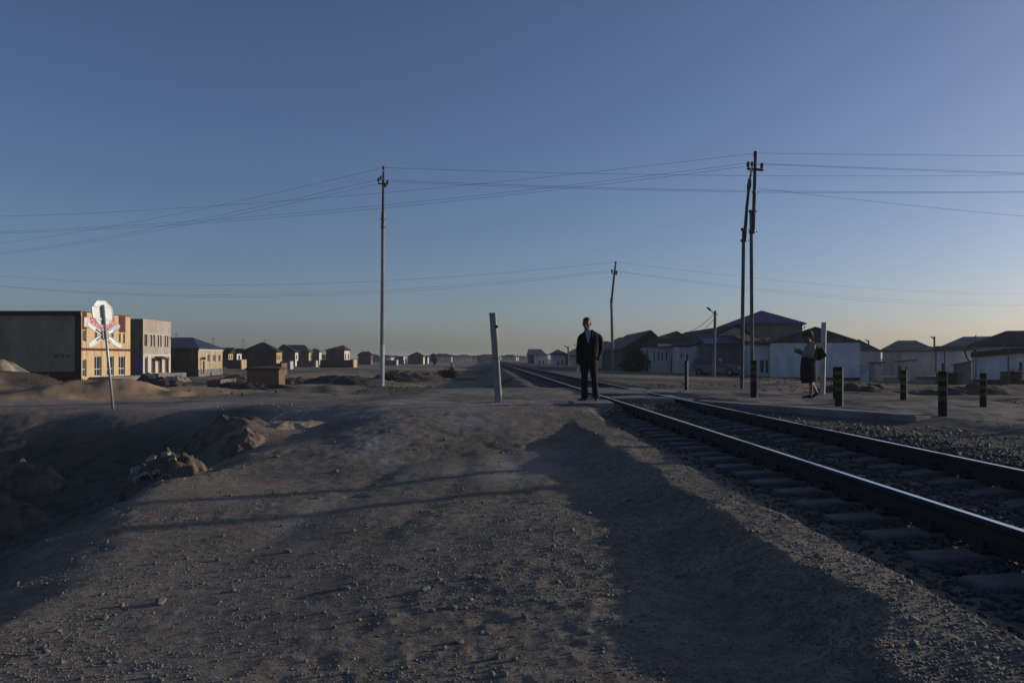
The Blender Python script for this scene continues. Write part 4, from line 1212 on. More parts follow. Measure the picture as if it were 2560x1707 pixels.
rr = [(X2(a, Y0) - X2(1622, Y0), X2(b, Y0) - X2(1622, Y0), wz(901, Y0), wz(879, Y0)) for a, b in ((1634, 1637.5), (1644.5, 1648), (1654, 1657.5), (1665, 1668.5))]
r7, r7o = house('pyramid_roof_house', 'white fronted house with four slit windows under a dark pyramid roof', 'house', X2(1622, Y0), X2(1740, Y0), Y0, 94, GR - .1, wz(866, Y0), 'whitew', front=rr, pane_m='glassb', frame_m='whitew2', plinth=.35,
     roof=dict(type='hip', ridge=((X2(1692, 88), 88), (X2(1693, 88), 88.6)), z=wz(827, 88), over=.6, m='roofdark'), group='houses right of the track')
part_box(r7, r7o, 'front_parapet', 'whitew', X2(1641, Y0), X2(1689, Y0), Y0 - .75, Y0 - .62, wz(866, Y0), wz(860, Y0))
part_box(r7, r7o, 'door_gap_shade', 'browndoor', X2(1677, Y0), X2(1689, Y0), Y0 - .05, Y0 - .003, GR, wz(888, Y0))  # brown panel painted for the shadow in the door gap
Y0 = 86
house('dark_gable_house', 'dark house whose bluish roof slope faces left, before the pyramid roof house', 'house', X2(1560, Y0), X2(1672, Y0), Y0, 104, GR - .1, wz(870, Y0), 'darkwall',
     roof=dict(type='gable_front', ridge=(X2(1627, Y0), wz(828, Y0)), over=.2, m='roofgrey', gable='darkwall'), group='houses right of the track')
fc_ = thing('white_sheet_fence', 'pale sheet metal fence with a gate left of the slit windowed house', 'fence', (X2(1612, 80), 80, GR - .1))
for k in range(7):
    a = 1601 + k * 3.1
    part_box(fc_, fc_.location, 'fence_panel', 'whitew2' if k != 5 else 'glassb', X2(a, 80), X2(a + 3.0, 80), 80, 80.05, GR - .3, wz(870 + (k % 2) * .4, 80))
Y0 = 112
rr = [(X2(a, Y0) - X2(1494, Y0), X2(b, Y0) - X2(1494, Y0), wz(c, Y0), wz(d, Y0)) for a, b, c, d in ((1506, 1511, 911, 884), (1515, 1518, 898, 882), (1521, 1525, 899, 886))]
house('white_small_house', 'small white house with blue windows just right of the man', 'house', X2(1494, Y0), X2(1528, Y0), Y0, 122, GR - .2, wz(880, Y0), 'whitew', front=rr, pane_m='glassb', frame_m='whitew2',
     roof=dict(type='hip', ridge=((X2(1505, 116), 116), (X2(1522, 116), 116)), z=wz(853, 116), over=.5, m='roofdark'), group='houses right of the track')
house('dark_roof_house', 'dark house with a stepped roof seen left of the bent pole house gable', 'house', X2(1532, 100), X2(1574, 100), 100, 116, GR - .2, wz(872, 100), 'darkwall',
     roof=dict(type='hip', ridge=((X2(1548, 108), 108), (X2(1570, 108), 108)), z=wz(843, 108), over=.4, m='roofblue2'), group='houses right of the track')
# farther row along the line
Y0 = 190
house('blue_barn', 'long dark blue roofed barn at the far end of the right row', 'barn', X2(1322, Y0), X2(1364, Y0), Y0, 205, GR - .4, wz(888, Y0), 'blockdark', roof=dict(type='hip', ridge=((X2(1321, 197), 197), (X2(1352, 197), 197)), z=wz(872.5, 197), over=.3, m='roofblue2'), group='far row of houses beside the track')
Y0 = 170
house('white_box_house', 'pale box house in front of the blue barn', 'house', X2(1339, Y0), X2(1369, Y0), Y0, 180, GR - .5, wz(887, Y0), 'whitew', front=[(.7, 1.0, .0, 1.0), (1.5, 1.8, 0, 1.0)], roof=dict(type='hip', ridge=((X2(1350, 175), 175), (X2(1358, 175), 175)), z=wz(883, 175), over=.3, m='roofgrey'), group='far row of houses beside the track')
Y0 = 155
house('peaked_house', 'white walled house with a small dark peaked roof left of the man', 'house', X2(1383, Y0), X2(1414, Y0), Y0, 165, GR - .5, wz(887, Y0), 'whitew', front=[(.8, 1.1, 0, 1.0), (1.6, 1.9, 0, 1.0)], roof=dict(type='hip', ridge=((X2(1394, 160), 160), (X2(1396, 160), 160)), z=wz(873.5, 160), over=.5, m='roofdark'), group='far row of houses beside the track')
Y0 = 150
house('dark_big_roof_house', 'house with a big dark sloping roof half hidden behind the man', 'house', X2(1424, Y0), X2(1462, Y0), Y0, 162, GR - .4, wz(890, Y0), 'whitew2', roof=dict(type='hip', ridge=((X2(1445, 156), 156), (X2(1452, 156), 156)), z=wz(867, 156), over=.6, m='roofgrey'), group='far row of houses beside the track')
Y0 = 130
house('mid_dark_house', 'low dark house beside the shoulder of the man', 'house', X2(1462, Y0), X2(1494, Y0), Y0, 142, GR - .3, wz(886, Y0), 'darkwall', roof=dict(type='hip', ridge=((X2(1470, 136), 136), (X2(1488, 136), 136)), z=wz(856, 136), over=.6, m='roofdark'), group='far row of houses beside the track')
# right part
Y0 = 84
house('grey_wall_house', 'grey house whose sloping roof sinks right of the wide gable', 'house', X2(2120, Y0), X2(2202, Y0), Y0, 94, GR - .1, wz(879, Y0), 'whitew2', roof=dict(type='gable_front', ridge=(X2(2146, Y0), wz(851, Y0)), over=.1, m='roofgrey', gable='roofgreen'), group='houses right of the track', turn=True)
Y0 = 98
house('green_hip_house', 'long white walled house with a greenish grey hip roof', 'house', X2(2206, Y0), X2(2337, Y0), Y0, 108, GR - .3, wz(879, Y0), 'whitew2', roof=dict(type='hip', ridge=((X2(2244, 103), 103), (X2(2289, 103), 103)), z=wz(851, 103), over=.4, m='roofgreen'), group='houses right of the track', turn=True)
house('low_hip_house', 'low dark hip roof peeping out right of the greenish roof', 'house', X2(2300, 120), X2(2350, 120), 120, 128, GR - .3, wz(878, 120), 'blockdark', roof=dict(type='hip', ridge=((X2(2312, 124), 124), (X2(2330, 124), 124)), z=wz(866, 124), over=.4, m='roofgrey'), group='houses right of the track', turn=True)
Y0 = 80
bb, bbo = house('blue_hip_house', 'white walled house with a faded blue hip roof and grey fascia', 'house', X2(2342, Y0), X2(2452, Y0), Y0, 92, GR - .2, wz(877, Y0), 'whitew', front=[(.45, .75, -.1, 1.0)], roof=dict(type='hip', ridge=((X2(2408, 86), 86), (X2(2500, 86), 86)), z=wz(841, 86), over=.3, m='roofblue2'), group='houses right of the track', turn=True)
part_box(bb, bbo, 'fascia_board', 'roofgrey', X2(2341, Y0) - .2, X2(2452, Y0), Y0 - .45, Y0 - .32, wz(877, Y0), wz(865, Y0))
Y0 = 66
rb_, rbo = house('brown_roof_house', 'house under a large dark brown hip roof at the right edge', 'house', X2(2448, Y0), X2(2680, Y0), Y0 + 1, 78, GR, wz(866, Y0), 'whitew2', roof=dict(type='hip', ridge=((X2(2516, 71), 71), (X2(2640, 71), 71)), z=wz(826, 71), over=.35, m='roofdark'), group='houses right of the track', turn=True)
for pts in ([(2447, 874), (2449, 884), (2452, 893), (2457, 903)], [(2464, 866), (2467, 872), (2470, 878), (2470, 886)], [(2528, 866), (2530, 871), (2535, 873), (2540, 877)]):
    mb = MB(); mb.tube([at(a, b, Y0 - .9) for a, b in pts], .06, 6); mb.build('stove_pipe', M['rust'], rb_, rbo)
Y0 = 62
house('annex_with_window', 'white annex with a thick sagging dark roof edge and one dark window', 'annex', X2(2434, Y0), X2(2690, Y0), Y0, 66.5, GR, wz(891, Y0), 'whitew', front=[(X2(2547, Y0) - X2(2434, Y0), X2(2557, Y0) - X2(2434, Y0), wz(927, Y0), wz(904, Y0))], plinth=.5, roof=dict(type='shed', za=wz(893, Y0), zb=wz(872, Y0), over=.2, m='roofdark', th=.4), group='houses right of the track', turn=True)
# white sheds
Y0 = 58
wsx, wso = house('lit_white_shed', 'narrow pale shed catching light at the corner of the wide gable house', 'shed', X2(2149, Y0), X2(2172, Y0), Y0, 60, GR, wz(911, Y0), 'conc_white', roof=dict(type='shed', za=wz(911, Y0), zb=wz(910.5, Y0), over=.05, m='whitew2', th=.05), turn=True)
Y0 = 60
house('tin_roof_shed', 'small bluish shed with a thin flat roof and tiny window', 'shed', X2(2170, Y0), X2(2207, Y0), Y0, 63, GR, wz(907, Y0), 'whitew2', front=[(X2(2197, Y0) - X2(2170, Y0), X2(2201.5, Y0) - X2(2170, Y0), wz(915, Y0), wz(910, Y0))], roof=dict(type='shed', za=wz(909, Y0), zb=wz(906, Y0), over=.2, m='roofdark', th=.07), turn=True)
Y0 = 72
house('door_shed', 'white shed with a dark doorway below the greenish roof', 'shed', X2(2242, Y0), X2(2288, Y0), Y0, 76, GR, wz(903, Y0), 'whitew2', front=[(.12, .42, -.5, .75, 'door'), (.75, .95, .35, .75)], roof=dict(type='shed', za=wz(904, Y0), zb=wz(901, Y0), over=.15, m='roofdark', th=.07), turn=True)
Y0 = 56
ot, oto = house('sloped_outhouse', 'whitish outhouse with a single roof slope rising right', 'outhouse', X2(2383, Y0), X2(2428, Y0), Y0, 58.2, GR, wz(914, Y0), 'conc', roof=dict(type='shed', za=wz(913.5, Y0), zb=wz(903, Y0), over=.15, m='roofgrey', th=.06), turn=True)
# plain masts and lamp poles
def mast(px, Y, ytop, ybase, r, label, arm=None, m='steel', cat='pole'):
    X = wx(px, Y); z0 = min(wz(ybase, Y), g(X, Y)); z0 = z0
    t = thing('pole', label, cat, (X, Y, z0))
    zt = wz(ytop, Y) - z0
    mb = MB(); mb.tube([(0, 0, -.3), (0, 0, zt)], [r, r * .8], 7); mb.build('shaft', M[m], t)
    if arm:
        for (dx, dz0, dz1) in arm:
            mb = MB(); mb.tube([(0, 0, zt + dz0), (dx, 0, zt + dz1)], r * .5, 5); mb.build('arm', M[m], t)
    return t
mast(2362, 57, 865, 930, .05, 'thin dark mast left of the sloped outhouse')
mast(2439.5, 61, 838, 895, .05, 'thin dark mast at the corner of the brown roof house')
mast(2521, 52, 870, 935, .06, 'dark mast rising from the brushwood stack')
mast(2336, 100, 841, 905, .14, 'utility pole with a short arm behind the blue hip house', [(-.45, -.35, .0)], 'conc_dark', 'utility pole')
mast(2171.5, 120, 850, 900, .14, 'distant lamp pole behind the roof beside the wide gable', [(-.5, -.3, .05)], 'conc_dark', 'lamp post')
mast(1420.5, 128, 866, 930, .16, 'pale street pole with a slanting arm left of the man', [(-.7, -.25, .15)], 'conc', 'street lamp')
mast(1444, 140, 865, 905, .14, 'street pole with a slanting arm at the left shoulder of the man', [(-.75, -.25, .35)], 'conc_dark', 'street lamp')
for k, (px, yt, yb, lab) in enumerate(((441, 829, 890, 'left'), (533, 838, 890, 'middle'), (608, 844, 890, 'right'))):
    mast(px, 300, yt, yb, .14, f'{lab} of three distant crossarm pylons above the left roofs', [(-1.0, -1.3, -1.3), (1.0, -1.3, -1.3), (.6, -2.6, -3.0)], 'steel', 'pylon')
for k, (px, yt) in enumerate(((1286, 884), (1294, 883), (1302, 883), (1312, 884), (1162, 884), (1255, 884))):
    t = mast(px, 420, yt, 900, .16, 'tiny pole on the far horizon beside the line', None, 'steel', 'utility pole')
    t['group'] = 'tiny poles on the horizon'
mast(661, 176, 849, 880, .05, 'thin aerial on the roof of the slatted house', [(-.4, -.2, -.2), (.4, -.2, -.2)], 'steel', 'aerial')
mast(2131, 68.6, 901, 940, .03, 'thin rod in front of the white wall right of the striped pair', None, 'steel')

# tiny houses on the horizon: one built, the rest copied
def far_house(px, Y, w, lit):
    X = wx(px, Y)
    zb = -1.2
    t = thing('far_house', 'tiny low house on the far horizon', 'house', (X, Y, zb), group='tiny houses on the horizon')
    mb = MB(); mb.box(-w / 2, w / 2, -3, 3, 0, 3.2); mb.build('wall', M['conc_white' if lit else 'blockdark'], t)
    mb = MB(); mb.rings([[(-w / 2 - .3, -3.3, 3.21), (w / 2 + .3, -3.3, 3.21), (w / 2 + .3, 3.3, 3.21), (-w / 2 - .3, 3.3, 3.21)], [(-w / 4, -.3, 4.8), (w / 4, -.3, 4.8), (w / 4, .3, 4.8), (-w / 4, .3, 4.8)]]); mb.build('roof', M['roofdark'], t)
    return t
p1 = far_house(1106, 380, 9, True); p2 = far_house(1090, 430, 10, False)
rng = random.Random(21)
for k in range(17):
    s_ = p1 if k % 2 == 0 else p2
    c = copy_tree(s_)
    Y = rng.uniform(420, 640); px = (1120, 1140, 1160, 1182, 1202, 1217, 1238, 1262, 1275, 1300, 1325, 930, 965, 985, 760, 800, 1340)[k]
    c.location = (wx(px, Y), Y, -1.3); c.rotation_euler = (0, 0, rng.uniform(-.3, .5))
# ------------------------------------------------------------------ parked car
def make_car():
    Y = 68.0; X = wx(1793, Y); z0 = -.68
    z0 = g(X, Y)
    t = thing('parked_car', 'grey-blue estate car parked behind the street lamp pole', 'car', (X, Y, z0), (0, 0, R(-32)))
    # local x = length (front to +x), y = width
    prof = [(-2.0, .45), (-2.05, .75), (-1.98, .98), (-1.80, 1.42), (-1.70, 1.48), (.1, 1.48), (.28, 1.43), (.82, 1.0), (1.85, .90), (2.02, .78), (2.06, .45), (1.95, .30), (-1.9, .30)]
    def wd(z): return .80 if z < 1.0 else .80 - (z - 1.0) * .34
    mb = MB()
    mb.rings([[(x_, -wd(z_), z_) for x_, z_ in prof], [(x_, wd(z_), z_) for x_, z_ in prof]])
    mb.build('body', M['carpaint'], t)
    def side(name, pts):
        for s in (-1, 1):
            mb = MB()
            a = [(x_, s * (wd(z_) + .006), z_) for x_, z_ in pts]; b = [(x_, s * (wd(z_) - .02), z_) for x_, z_ in pts]
            mb.rings([a, b]); mb.build(name, M['glass'], t)
    side('side_window', [(-.85, 1.02), (.02, 1.02), (.02, 1.41), (-.85, 1.41)])
    side('side_window', [(-1.78, 1.04), (-.93, 1.02), (-.93, 1.41), (-1.66, 1.41)])
    side('side_window', [(.09, 1.02), (.72, 1.02), (.27, 1.39), (.09, 1.41)])
    mb = MB(); mb.rings([[(.33, -.62, 1.405), (.33, .62, 1.405), (.80, .72, 1.03), (.80, -.72, 1.03)], [(.30, -.62, 1.39), (.30, .62, 1.39), (.77, .72, 1.01), (.77, -.72, 1.01)]]); mb.build('windscreen', M['glass'], t)
    mb = MB(); mb.rings([[(-2.02, -.66, 1.0), (-2.02, .66, 1.0), (-1.84, .58, 1.4), (-1.84, -.58, 1.4)], [(-1.97, -.66, 1.0), (-1.97, .66, 1.0), (-1.79, .58, 1.4), (-1.79, -.58, 1.4)]]); mb.build('rear_window', M['glass'], t)
    for x_ in (-1.3, 1.32):
        for s in (-1, 1):
            mb = MB(); mb.tube([(x_, s * .64, .31), (x_, s * .83, .31)], .31, 16, ref=(0, 0, 1)); w_ = mb.build('wheel', M['tyre'], t)
            mb = MB(); mb.tube([(x_, s * .80, .31), (x_, s * .84, .31)], .17, 12, ref=(0, 0, 1)); mb.build('rim', M['conc_dark'], w_)
    for s in (-1, 1):
        mb = MB(); mb.box(2.0, 2.075, s * .6 - .13, s * .6 + .13, .62, .76); mb.build('headlight', M['white'], t)
        mb = MB(); mb.box(-2.075, -2.0, s * .68 - .08, s * .68 + .08, .72, .92); mb.build('tail_light', M['redpaint'], t)
    mb = MB(); mb.box(2.0, 2.12, -.78, .78, .36, .54); mb.build('front_bumper', M['black'], t)
    mb = MB(); mb.box(-2.14, -2.0, -.78, .78, .38, .54); mb.build('rear_bumper', M['black'], t)
make_car()

# ------------------------------------------------------------------ people
def fuse(mb, name, m, parent, voxel, smooth_it=4, org=(0, 0, 0)):
    """one continuous skin over overlapping lofts"""
    me = mb.mesh(name + '_raw', m, org)
    tmp = bpy.data.objects.new('tmp', me); COL.objects.link(tmp)
    md = tmp.modifiers.new('r', 'REMESH'); md.mode = 'VOXEL'; md.voxel_size = voxel; md.use_smooth_shade = True
    sm_ = tmp.modifiers.new('s', 'SMOOTH'); sm_.iterations = smooth_it; sm_.factor = .5
    bpy.context.view_layer.update()
    dg = bpy.context.evaluated_depsgraph_get()
    nm = bpy.data.meshes.new_from_object(tmp.evaluated_get(dg))
    nm.name = name
    bpy.data.objects.remove(tmp)
    bpy.data.meshes.remove(me)
    nm.materials.clear(); nm.materials.append(m)
    o = bpy.data.objects.new(name, nm); COL.objects.link(o); o.parent = parent
    return o

def hand(mb, wrist, d, side, thumb, s=1.0, curl=.35):
    """palm, four fingers and a thumb. d: pointing direction, side: across the palm, thumb: towards the thumb side sign"""
    w = Vector(wrist); d = Vector(d).normalized(); sd_ = Vector(side); sd_ = (sd_ - d * sd_.dot(d)).normalized(); nn = d.cross(sd_)
    mb.tube([w - d * .02, w + d * .03 * s, w + d * .085 * s], [(.026 * s, .02 * s), (.040 * s, .016 * s), (.040 * s, .014 * s)], 10, ref=nn)
    for k, ln in enumerate((.068, .078, .074, .058)):
        o = (k - 1.5) * .0195 * s
        p0 = w + d * .075 * s + sd_ * o
        p1 = p0 + d * ln * .5 * s + nn * ln * curl * .3
        p2 = p1 + d * ln * .35 * s + nn * ln * curl * .8
        p3 = p2 + d * ln * .12 * s + nn * ln * curl * .9
        mb.tube([p0, p1, p2, p3], [.0095 * s, .009 * s, .008 * s, .006 * s], 6)
    p0 = w + d * .02 * s + sd_ * thumb * .03
    mb.tube([p0, p0 + d * .04 * s + sd_ * thumb * .025, p0 + d * .075 * s + sd_ * thumb * .03 + nn * .015], [.012 * s, .0105 * s, .008 * s], 6)

def head(mb, c, yaw, pitch=0.0, roll=0.0, s=1.0):
    """head with a face towards local -Y turned by yaw"""
    mx = Matrix.Rotation(yaw, 4, 'Z') @ Matrix.Rotation(pitch, 4, 'X') @ Matrix.Rotation(roll, 4, 'Y')
    c = Vector(c)
    def T(p): return c + mx @ (Vector(p) * s)
    def e(p, r, n=12, m=8): mb.ell(T(p), [q * s for q in r], n, m, 0, mx.to_3x3().to_4x4())
    e((0, .015, .03), (.076, .098, .092), 16, 11)      # skull
    e((0, -.02, -.035), (.062, .07, .078), 14, 9)      # jaw and cheeks
    e((0, -.058, -.088), (.026, .024, .022))           # chin
    mb.tube([T((0, -.088, .015)), T((0, -.106, -.02)), T((0, -.113, -.035)), T((0, -.09, -.045))], [.008 * s, .011 * s, .015 * s, .010 * s], 8)   # nose
    for q in (-1, 1):
        e((q * .013, -.096, -.04), (.009, .012, .008), 8, 6)
        e((q * .030, -.083, .026), (.024, .012, .010), 8, 6)        # brow
        e((q * .030, -.072, .006), (.014, .016, .011), 8, 6)        # eye ball under the lid
        e((q * .043, -.060, -.022), (.022, .022, .02), 8, 6)        # cheek bone
        e((q * .078, .012, -.008), (.010, .020, .034), 8, 6)        # ear
    e((0, -.088, -.064), (.024, .012, .007), 8, 6); e((0, -.086, -.073), (.021, .012, .008), 8, 6)   # lips
    return T, mx

# --- man in the dark suit: local x to the right of the picture, he looks towards -Y
mxx, mxy = wx(1472.5, 17.6), 17.6
man = thing('person', 'man in dark suit and open pale shirt standing by the near rail', 'person', (mxx, mxy, .570))
b = MB()
HC = (-.050, -.025, 1.678)
T, hm = head(b, HC, R(-16), R(4), R(-3), 1.15)
b.tube([(-.02, .015, 1.44), (-.032, .012, 1.53), (-.045, .005, 1.63)], [.070, .066, .066], 12)
b.tube([(.03, .01, 1.47), (.03, .015, 1.40), (.015, .01, 1.18), (0, .01, 1.0), (-.01, .01, .88), (-.01, .01, .80)], [(.13, .07), (.18, .09), (.155, .09), (.14, .09), (.155, .10), (.13, .09)], 14)
for sh, el, wr in (((-.165, .01, 1.42), (-.218, .02, 1.11), (-.226, -.03, .815)), ((.222, .01, 1.42), (.262, .07, 1.13), (.165, -.035, .895))):
    b.tube([sh, Vector(sh).lerp(Vector(el), .5), el], [.05, .046, .038], 10); b.tube([el, Vector(el).lerp(Vector(wr), .4), wr], [.038, .036, .026], 10)
hand(b, (-.226, -.03, .81), (-.02, -.10, -1), (.15, 1, 0), -1)
hand(b, (.165, -.035, .895), (-.45, -.10, -1), (.2, 1, 0), -1)
for hp, kn, an in (((-.095, .01, .85), (-.098, -.01, .48), (-.085, .03, .07)), ((.085, .01, .85), (.118, -.02, .46), (.155, .02, .07))):
    b.tube([hp, Vector(hp).lerp(Vector(kn), .5), kn], [.082, .072, .055], 12); b.tube([kn, Vector(kn).lerp(Vector(an), .35), an], [.052, .05, .036], 12)
b.tube([(-.085, .05, .05), (-.12, .01, .04), (-.19, -.05, .03)], [.035, .035, .025], 8)
b.tube([(.155, .04, .05), (.152, -.05, .04), (.148, -.13, .03)], [.035, .035, .025], 8)
fuse(b, 'body', M['skin'], man, .007, 3)
# hair: short cap
hb = MB()
for (p, r) in (((0, .026, .045), (.080, .098, .088)), ((0, -.02, .085), (.066, .062, .040)), ((.072, .02, .02), (.012, .035, .04)), ((-.072, .02, .02), (.012, .035, .04))):
    hb.ell(T(p), [q * 1.15 for q in r], 16, 10, 0, hm.to_3x3().to_4x4())
hb.tube([T((0, .07, .03)), T((0, .075, -.05))], [(.075, .046), (.058, .04)], 10)
fuse(hb, 'hair', M['hair'], man, .008, 2)
eb = MB()
for q in (-1, 1):
    eb.tube([T((q * .014, -.093, .030)), T((q * .032, -.094, .036)), T((q * .050, -.080, .030))], [.004, .005, .003], 6)
    eb.ell(T((q * .030, -.086, .006)), (.010, .004, .005), 8, 6)
eb.build('eyes_and_brows', M['hair'], man, smooth=True)
# shirt
sb = MB()
sb.tube([(-.028, -.035, 1.48), (-.025, -.055, 1.40), (-.022, -.05, 1.30), (-.02, -.02, 1.20)], [(.075, .06), (.10, .062), (.085, .06), (.05, .04)], 12)
sb.tube([(-.022, .014, 1.46), (-.028, .012, 1.52), (-.034, .012, 1.553)], [.086, .078, .076], 14)
fuse(sb, 'shirt', M['shirt'], man, .009, 2)
# jacket: torso with an open V, sleeves, lapels
jb = MB()
vsh = .24
def jring(z, cx, rx, ry, cy, op):
    """open ring: gap of half angle op at the front (-Y)"""
    n = 26; out = []
    for k in range(n + 1):
        a = -math.pi / 2 - vsh + op + (2 * math.pi - 2 * op) * k / n
        out.append(Vector((cx + rx * math.cos(a), cy + ry * math.sin(a), z)))
    return out
spec = [(1.555, .0, .085, .078, .02, .85), (1.52, .012, .120, .085, .02, .72), (1.48, .026, .182, .104, .018, .56), (1.435, .03, .215, .115, .012, .42), (1.36, .032, .218, .128, .01, .25), (1.28, .03, .208, .130, .01, .10), (1.22, .026, .203, .129, .01, .02), (1.10, .018, .194, .126, .01, .0), (1.02, .012, .196, .126, .01, .0), (.92, .002, .206, .132, .01, .0), (.84, -.004, .212, .136, .01, .02), (.775, -.008, .216, .138, .01, .14), (.745, -.008, .212, .136, .01, .22)]
outer = [jring(*q) for q in spec]
inner = [jring(z, cx, rx - .018, ry - .018, cy, op) for z, cx, rx, ry, cy, op in spec]
n_ = len(outer[0]); i0 = len(jb.v)
for r_ in outer: jb.v += [tuple(p) for p in r_]
i1 = len(jb.v)
for r_ in inner: jb.v += [tuple(p) for p in r_]
for a in range(len(spec) - 1):
    for k in range(n_ - 1):
        A, B = i0 + a * n_ + k, i0 + (a + 1) * n_ + k
        jb.f.append((A, A + 1, B + 1, B)); jb.m.append(0)
        A, B = i1 + a * n_ + k, i1 + (a + 1) * n_ + k
        jb.f.append((A, B, B + 1, A + 1)); jb.m.append(0)
    for k in (0, n_ - 1):
        A, B, C_, D_ = i0 + a * n_ + k, i0 + (a + 1) * n_ + k, i1 + (a + 1) * n_ + k, i1 + a * n_ + k
        jb.f.append((A, B, C_, D_) if k == 0 else (D_, C_, B, A)); jb.m.append(0)
for a in (0, len(spec) - 1):
    for k in range(n_ - 1):
        A, B = i0 + a * n_ + k, i1 + a * n_ + k
        jb.f.append((A, B, B + 1, A + 1) if a == 0 else (A, A + 1, B + 1, B)); jb.m.append(0)
jb.tube([(-.150, .012, 1.445), (-.192, .01, 1.37), (-.212, .015, 1.24), (-.226, .02, 1.10), (-.230, 0, .96), (-.232, -.02, .845), (-.232, -.024, .815)], [(.045, .06), (.062, .072), (.062, .068), (.058, .062), (.052, .056), (.050, .05), (.050, .05)], 14)
jb.tube([(.205, .012, 1.445), (.245, .01, 1.37), (.262, .035, 1.24), (.272, .07, 1.13), (.240, .04, 1.02), (.195, -.01, .93), (.178, -.03, .90)], [(.045, .06), (.062, .072), (.062, .068), (.06, .064), (.056, .058), (.052, .052), (.050, .050)], 14)
for q in (-1, 1):   # lapels and collar
    pts = []
    for (z, ww, xo) in ((1.545, .022, .066), (1.48, .034, .082), (1.40, .044, .072), (1.32, .036, .050), (1.26, .022, .028), (1.21, .008, .008)):
        cx = -.030 + q * xo
        pts.append([Vector((cx - .5 * ww, -.095 - (1.53 - z) * .12 if z > 1.4 else -.122, z)), Vector((cx + .5 * ww, -.098 - (1.53 - z) * .12 if z > 1.4 else -.124, z)), Vector((cx + .5 * ww, -.075 - (1.53 - z) * .12 if z > 1.4 else -.104, z)), Vector((cx - .5 * ww, -.075 - (1.53 - z) * .12 if z > 1.4 else -.104, z))])
    jb.rings(pts)
jo = fuse(jb, 'jacket', M['suit'], man, .010, 2)
tb_ = MB()
tb_.tube([(-.006, .01, .98), (-.006, .01, .88), (-.006, .01, .79)], [(.165, .11), (.175, .118), (.165, .11)], 16)
tb_.tube([(-.088, .01, .86), (-.098, 0, .68), (-.102, -.012, .48), (-.100, .01, .28), (-.094, .022, .09), (-.092, .022, .055)], [(.096, .108), (.086, .096), (.068, .075), (.070, .076), (.078, .088), (.080, .092)], 14)
tb_.tube([(.078, .01, .86), (.100, 0, .68), (.120, -.02, .46), (.136, .005, .26), (.154, .012, .09), (.156, .012, .055)], [(.096, .108), (.086, .096), (.068, .075), (.070, .076), (.080, .09), (.082, .095)], 14)
fuse(tb_, 'trousers', M['suit'], man, .010, 2)
def shoe(parent, heel, toe, m='shoe', s=1.0, name='shoe', rot=0):
    mb = MB(); h = Vector(heel); t_ = Vector(toe)
    mb.tube([h + (h - t_) * .02 + Vector((0, 0, .04)), h.lerp(t_, .15) + Vector((0, 0, .045)), h.lerp(t_, .4) + Vector((0, 0, .045)), h.lerp(t_, .75) + Vector((0, 0, .028)), t_ + Vector((0, 0, .02))], [(.028 * s, .036 * s), (.038 * s, .046 * s), (.040 * s, .043 * s), (.045 * s, .027 * s), (.020 * s, .016 * s)], 12, ref=(0, 0, 1) if abs((t_ - h).z) < .05 else (0, 1, 0))
    o = mb.build(name, M[m], parent, smooth=True)
    return o
# tube ref for horizontal shoes: a = ref x t is across
shoe(man, (-.055, .055, 0), (-.235, -.115, .0))
shoe(man, (.160, .075, 0), (.138, -.195, .0))
bt = MB(); 
for k in range(2): bt.ell((.020, -.122, 1.06 - .1 * k), (.009, .006, .009), 8, 6)
bt.build('jacket_button', M['black'], man)
pp = MB(); mxp = Matrix.Translation((-.243, -.065, .705)) @ Matrix.Rotation(R(12), 4, 'Y')
pp.box(-.022, .022, -.008, .008, -.075, .075, 0, mxp)
o = pp.build('folded_paper', M['paper'], None, (-.243, -.065, .705), loc=Vector((mxx - .243, mxy - .065, .571 + .705)))
tag(o, 'small folded white paper held in the hanging hand of the man', 'paper')

# --- woman with a phone, walking to the left of the picture
wxx, wxy = wx(2024.3, 20.3), 20.3
wz0 = g(wxx, wxy) + .004
wm = thing('person', 'woman in dark headscarf and long dark skirt walking left with a phone', 'person', (wxx, wxy, wz0))
b = MB()
WH = (-.085, 0, 1.545)
TW, whm = head(b, WH, R(-84), R(16), 0, 1.06)
b.tube([(.005, 0, 1.36), (-.02, 0, 1.42), (-.05, 0, 1.50)], [.058, .052, .052], 12)
b.tube([(.03, 0, 1.37), (.035, 0, 1.30), (.02, 0, 1.12), (-.01, 0, .98), (-.02, 0, .84), (-.02, 0, .74)], [(.12, .08), (.165, .10), (.14, .11), (.145, .12), (.165, .135), (.14, .11)], 14, ref=(1, 0, 0))
for y_, sh, el, wr in ((-1, (.03, -.165, 1.325), (-.045, -.205, 1.08), (-.27, -.14, 1.185)), (1, (.03, .165, 1.325), (-.03, .20, 1.08), (-.23, .10, 1.15))):
    b.tube([sh, Vector(sh).lerp(Vector(el), .5), el], [.046, .044, .036], 10); b.tube([el, Vector(el).lerp(Vector(wr), .4), wr], [.036, .034, .024], 10)
hand(b, (-.27, -.14, 1.187), (-1, .25, .35), (0, .3, 1), 1, .92, .5)
hand(b, (-.23, .10, 1.15), (-1, -.25, .3), (0, -.3, 1), 1, .92, .3)
b.tube([(-.02, -.08, .78), (-.01, -.075, .45), (.012, -.07, .30), (.005, -.065, .08)], [.085, .055, .048, .034], 12)
b.tube([(-.02, .08, .78), (.05, .075, .47), (.10, .07, .33), (.205, .065, .13)], [.085, .055, .048, .034], 12)
b.tube([(.02, -.065, .06), (-.05, -.07, .05), (-.14, -.07, .035)], [.032, .032, .024], 8)
b.tube([(.215, .065, .12), (.17, .07, .07), (.09, .07, .035)], [.032, .032, .024], 8)
fuse(b, 'body', M['skin'], wm, .007, 3)
sc = MB()
sc.ell(TW((0, .05, .060)), (.108, .138, .110), 18, 11, 0, whm.to_3x3().to_4x4())
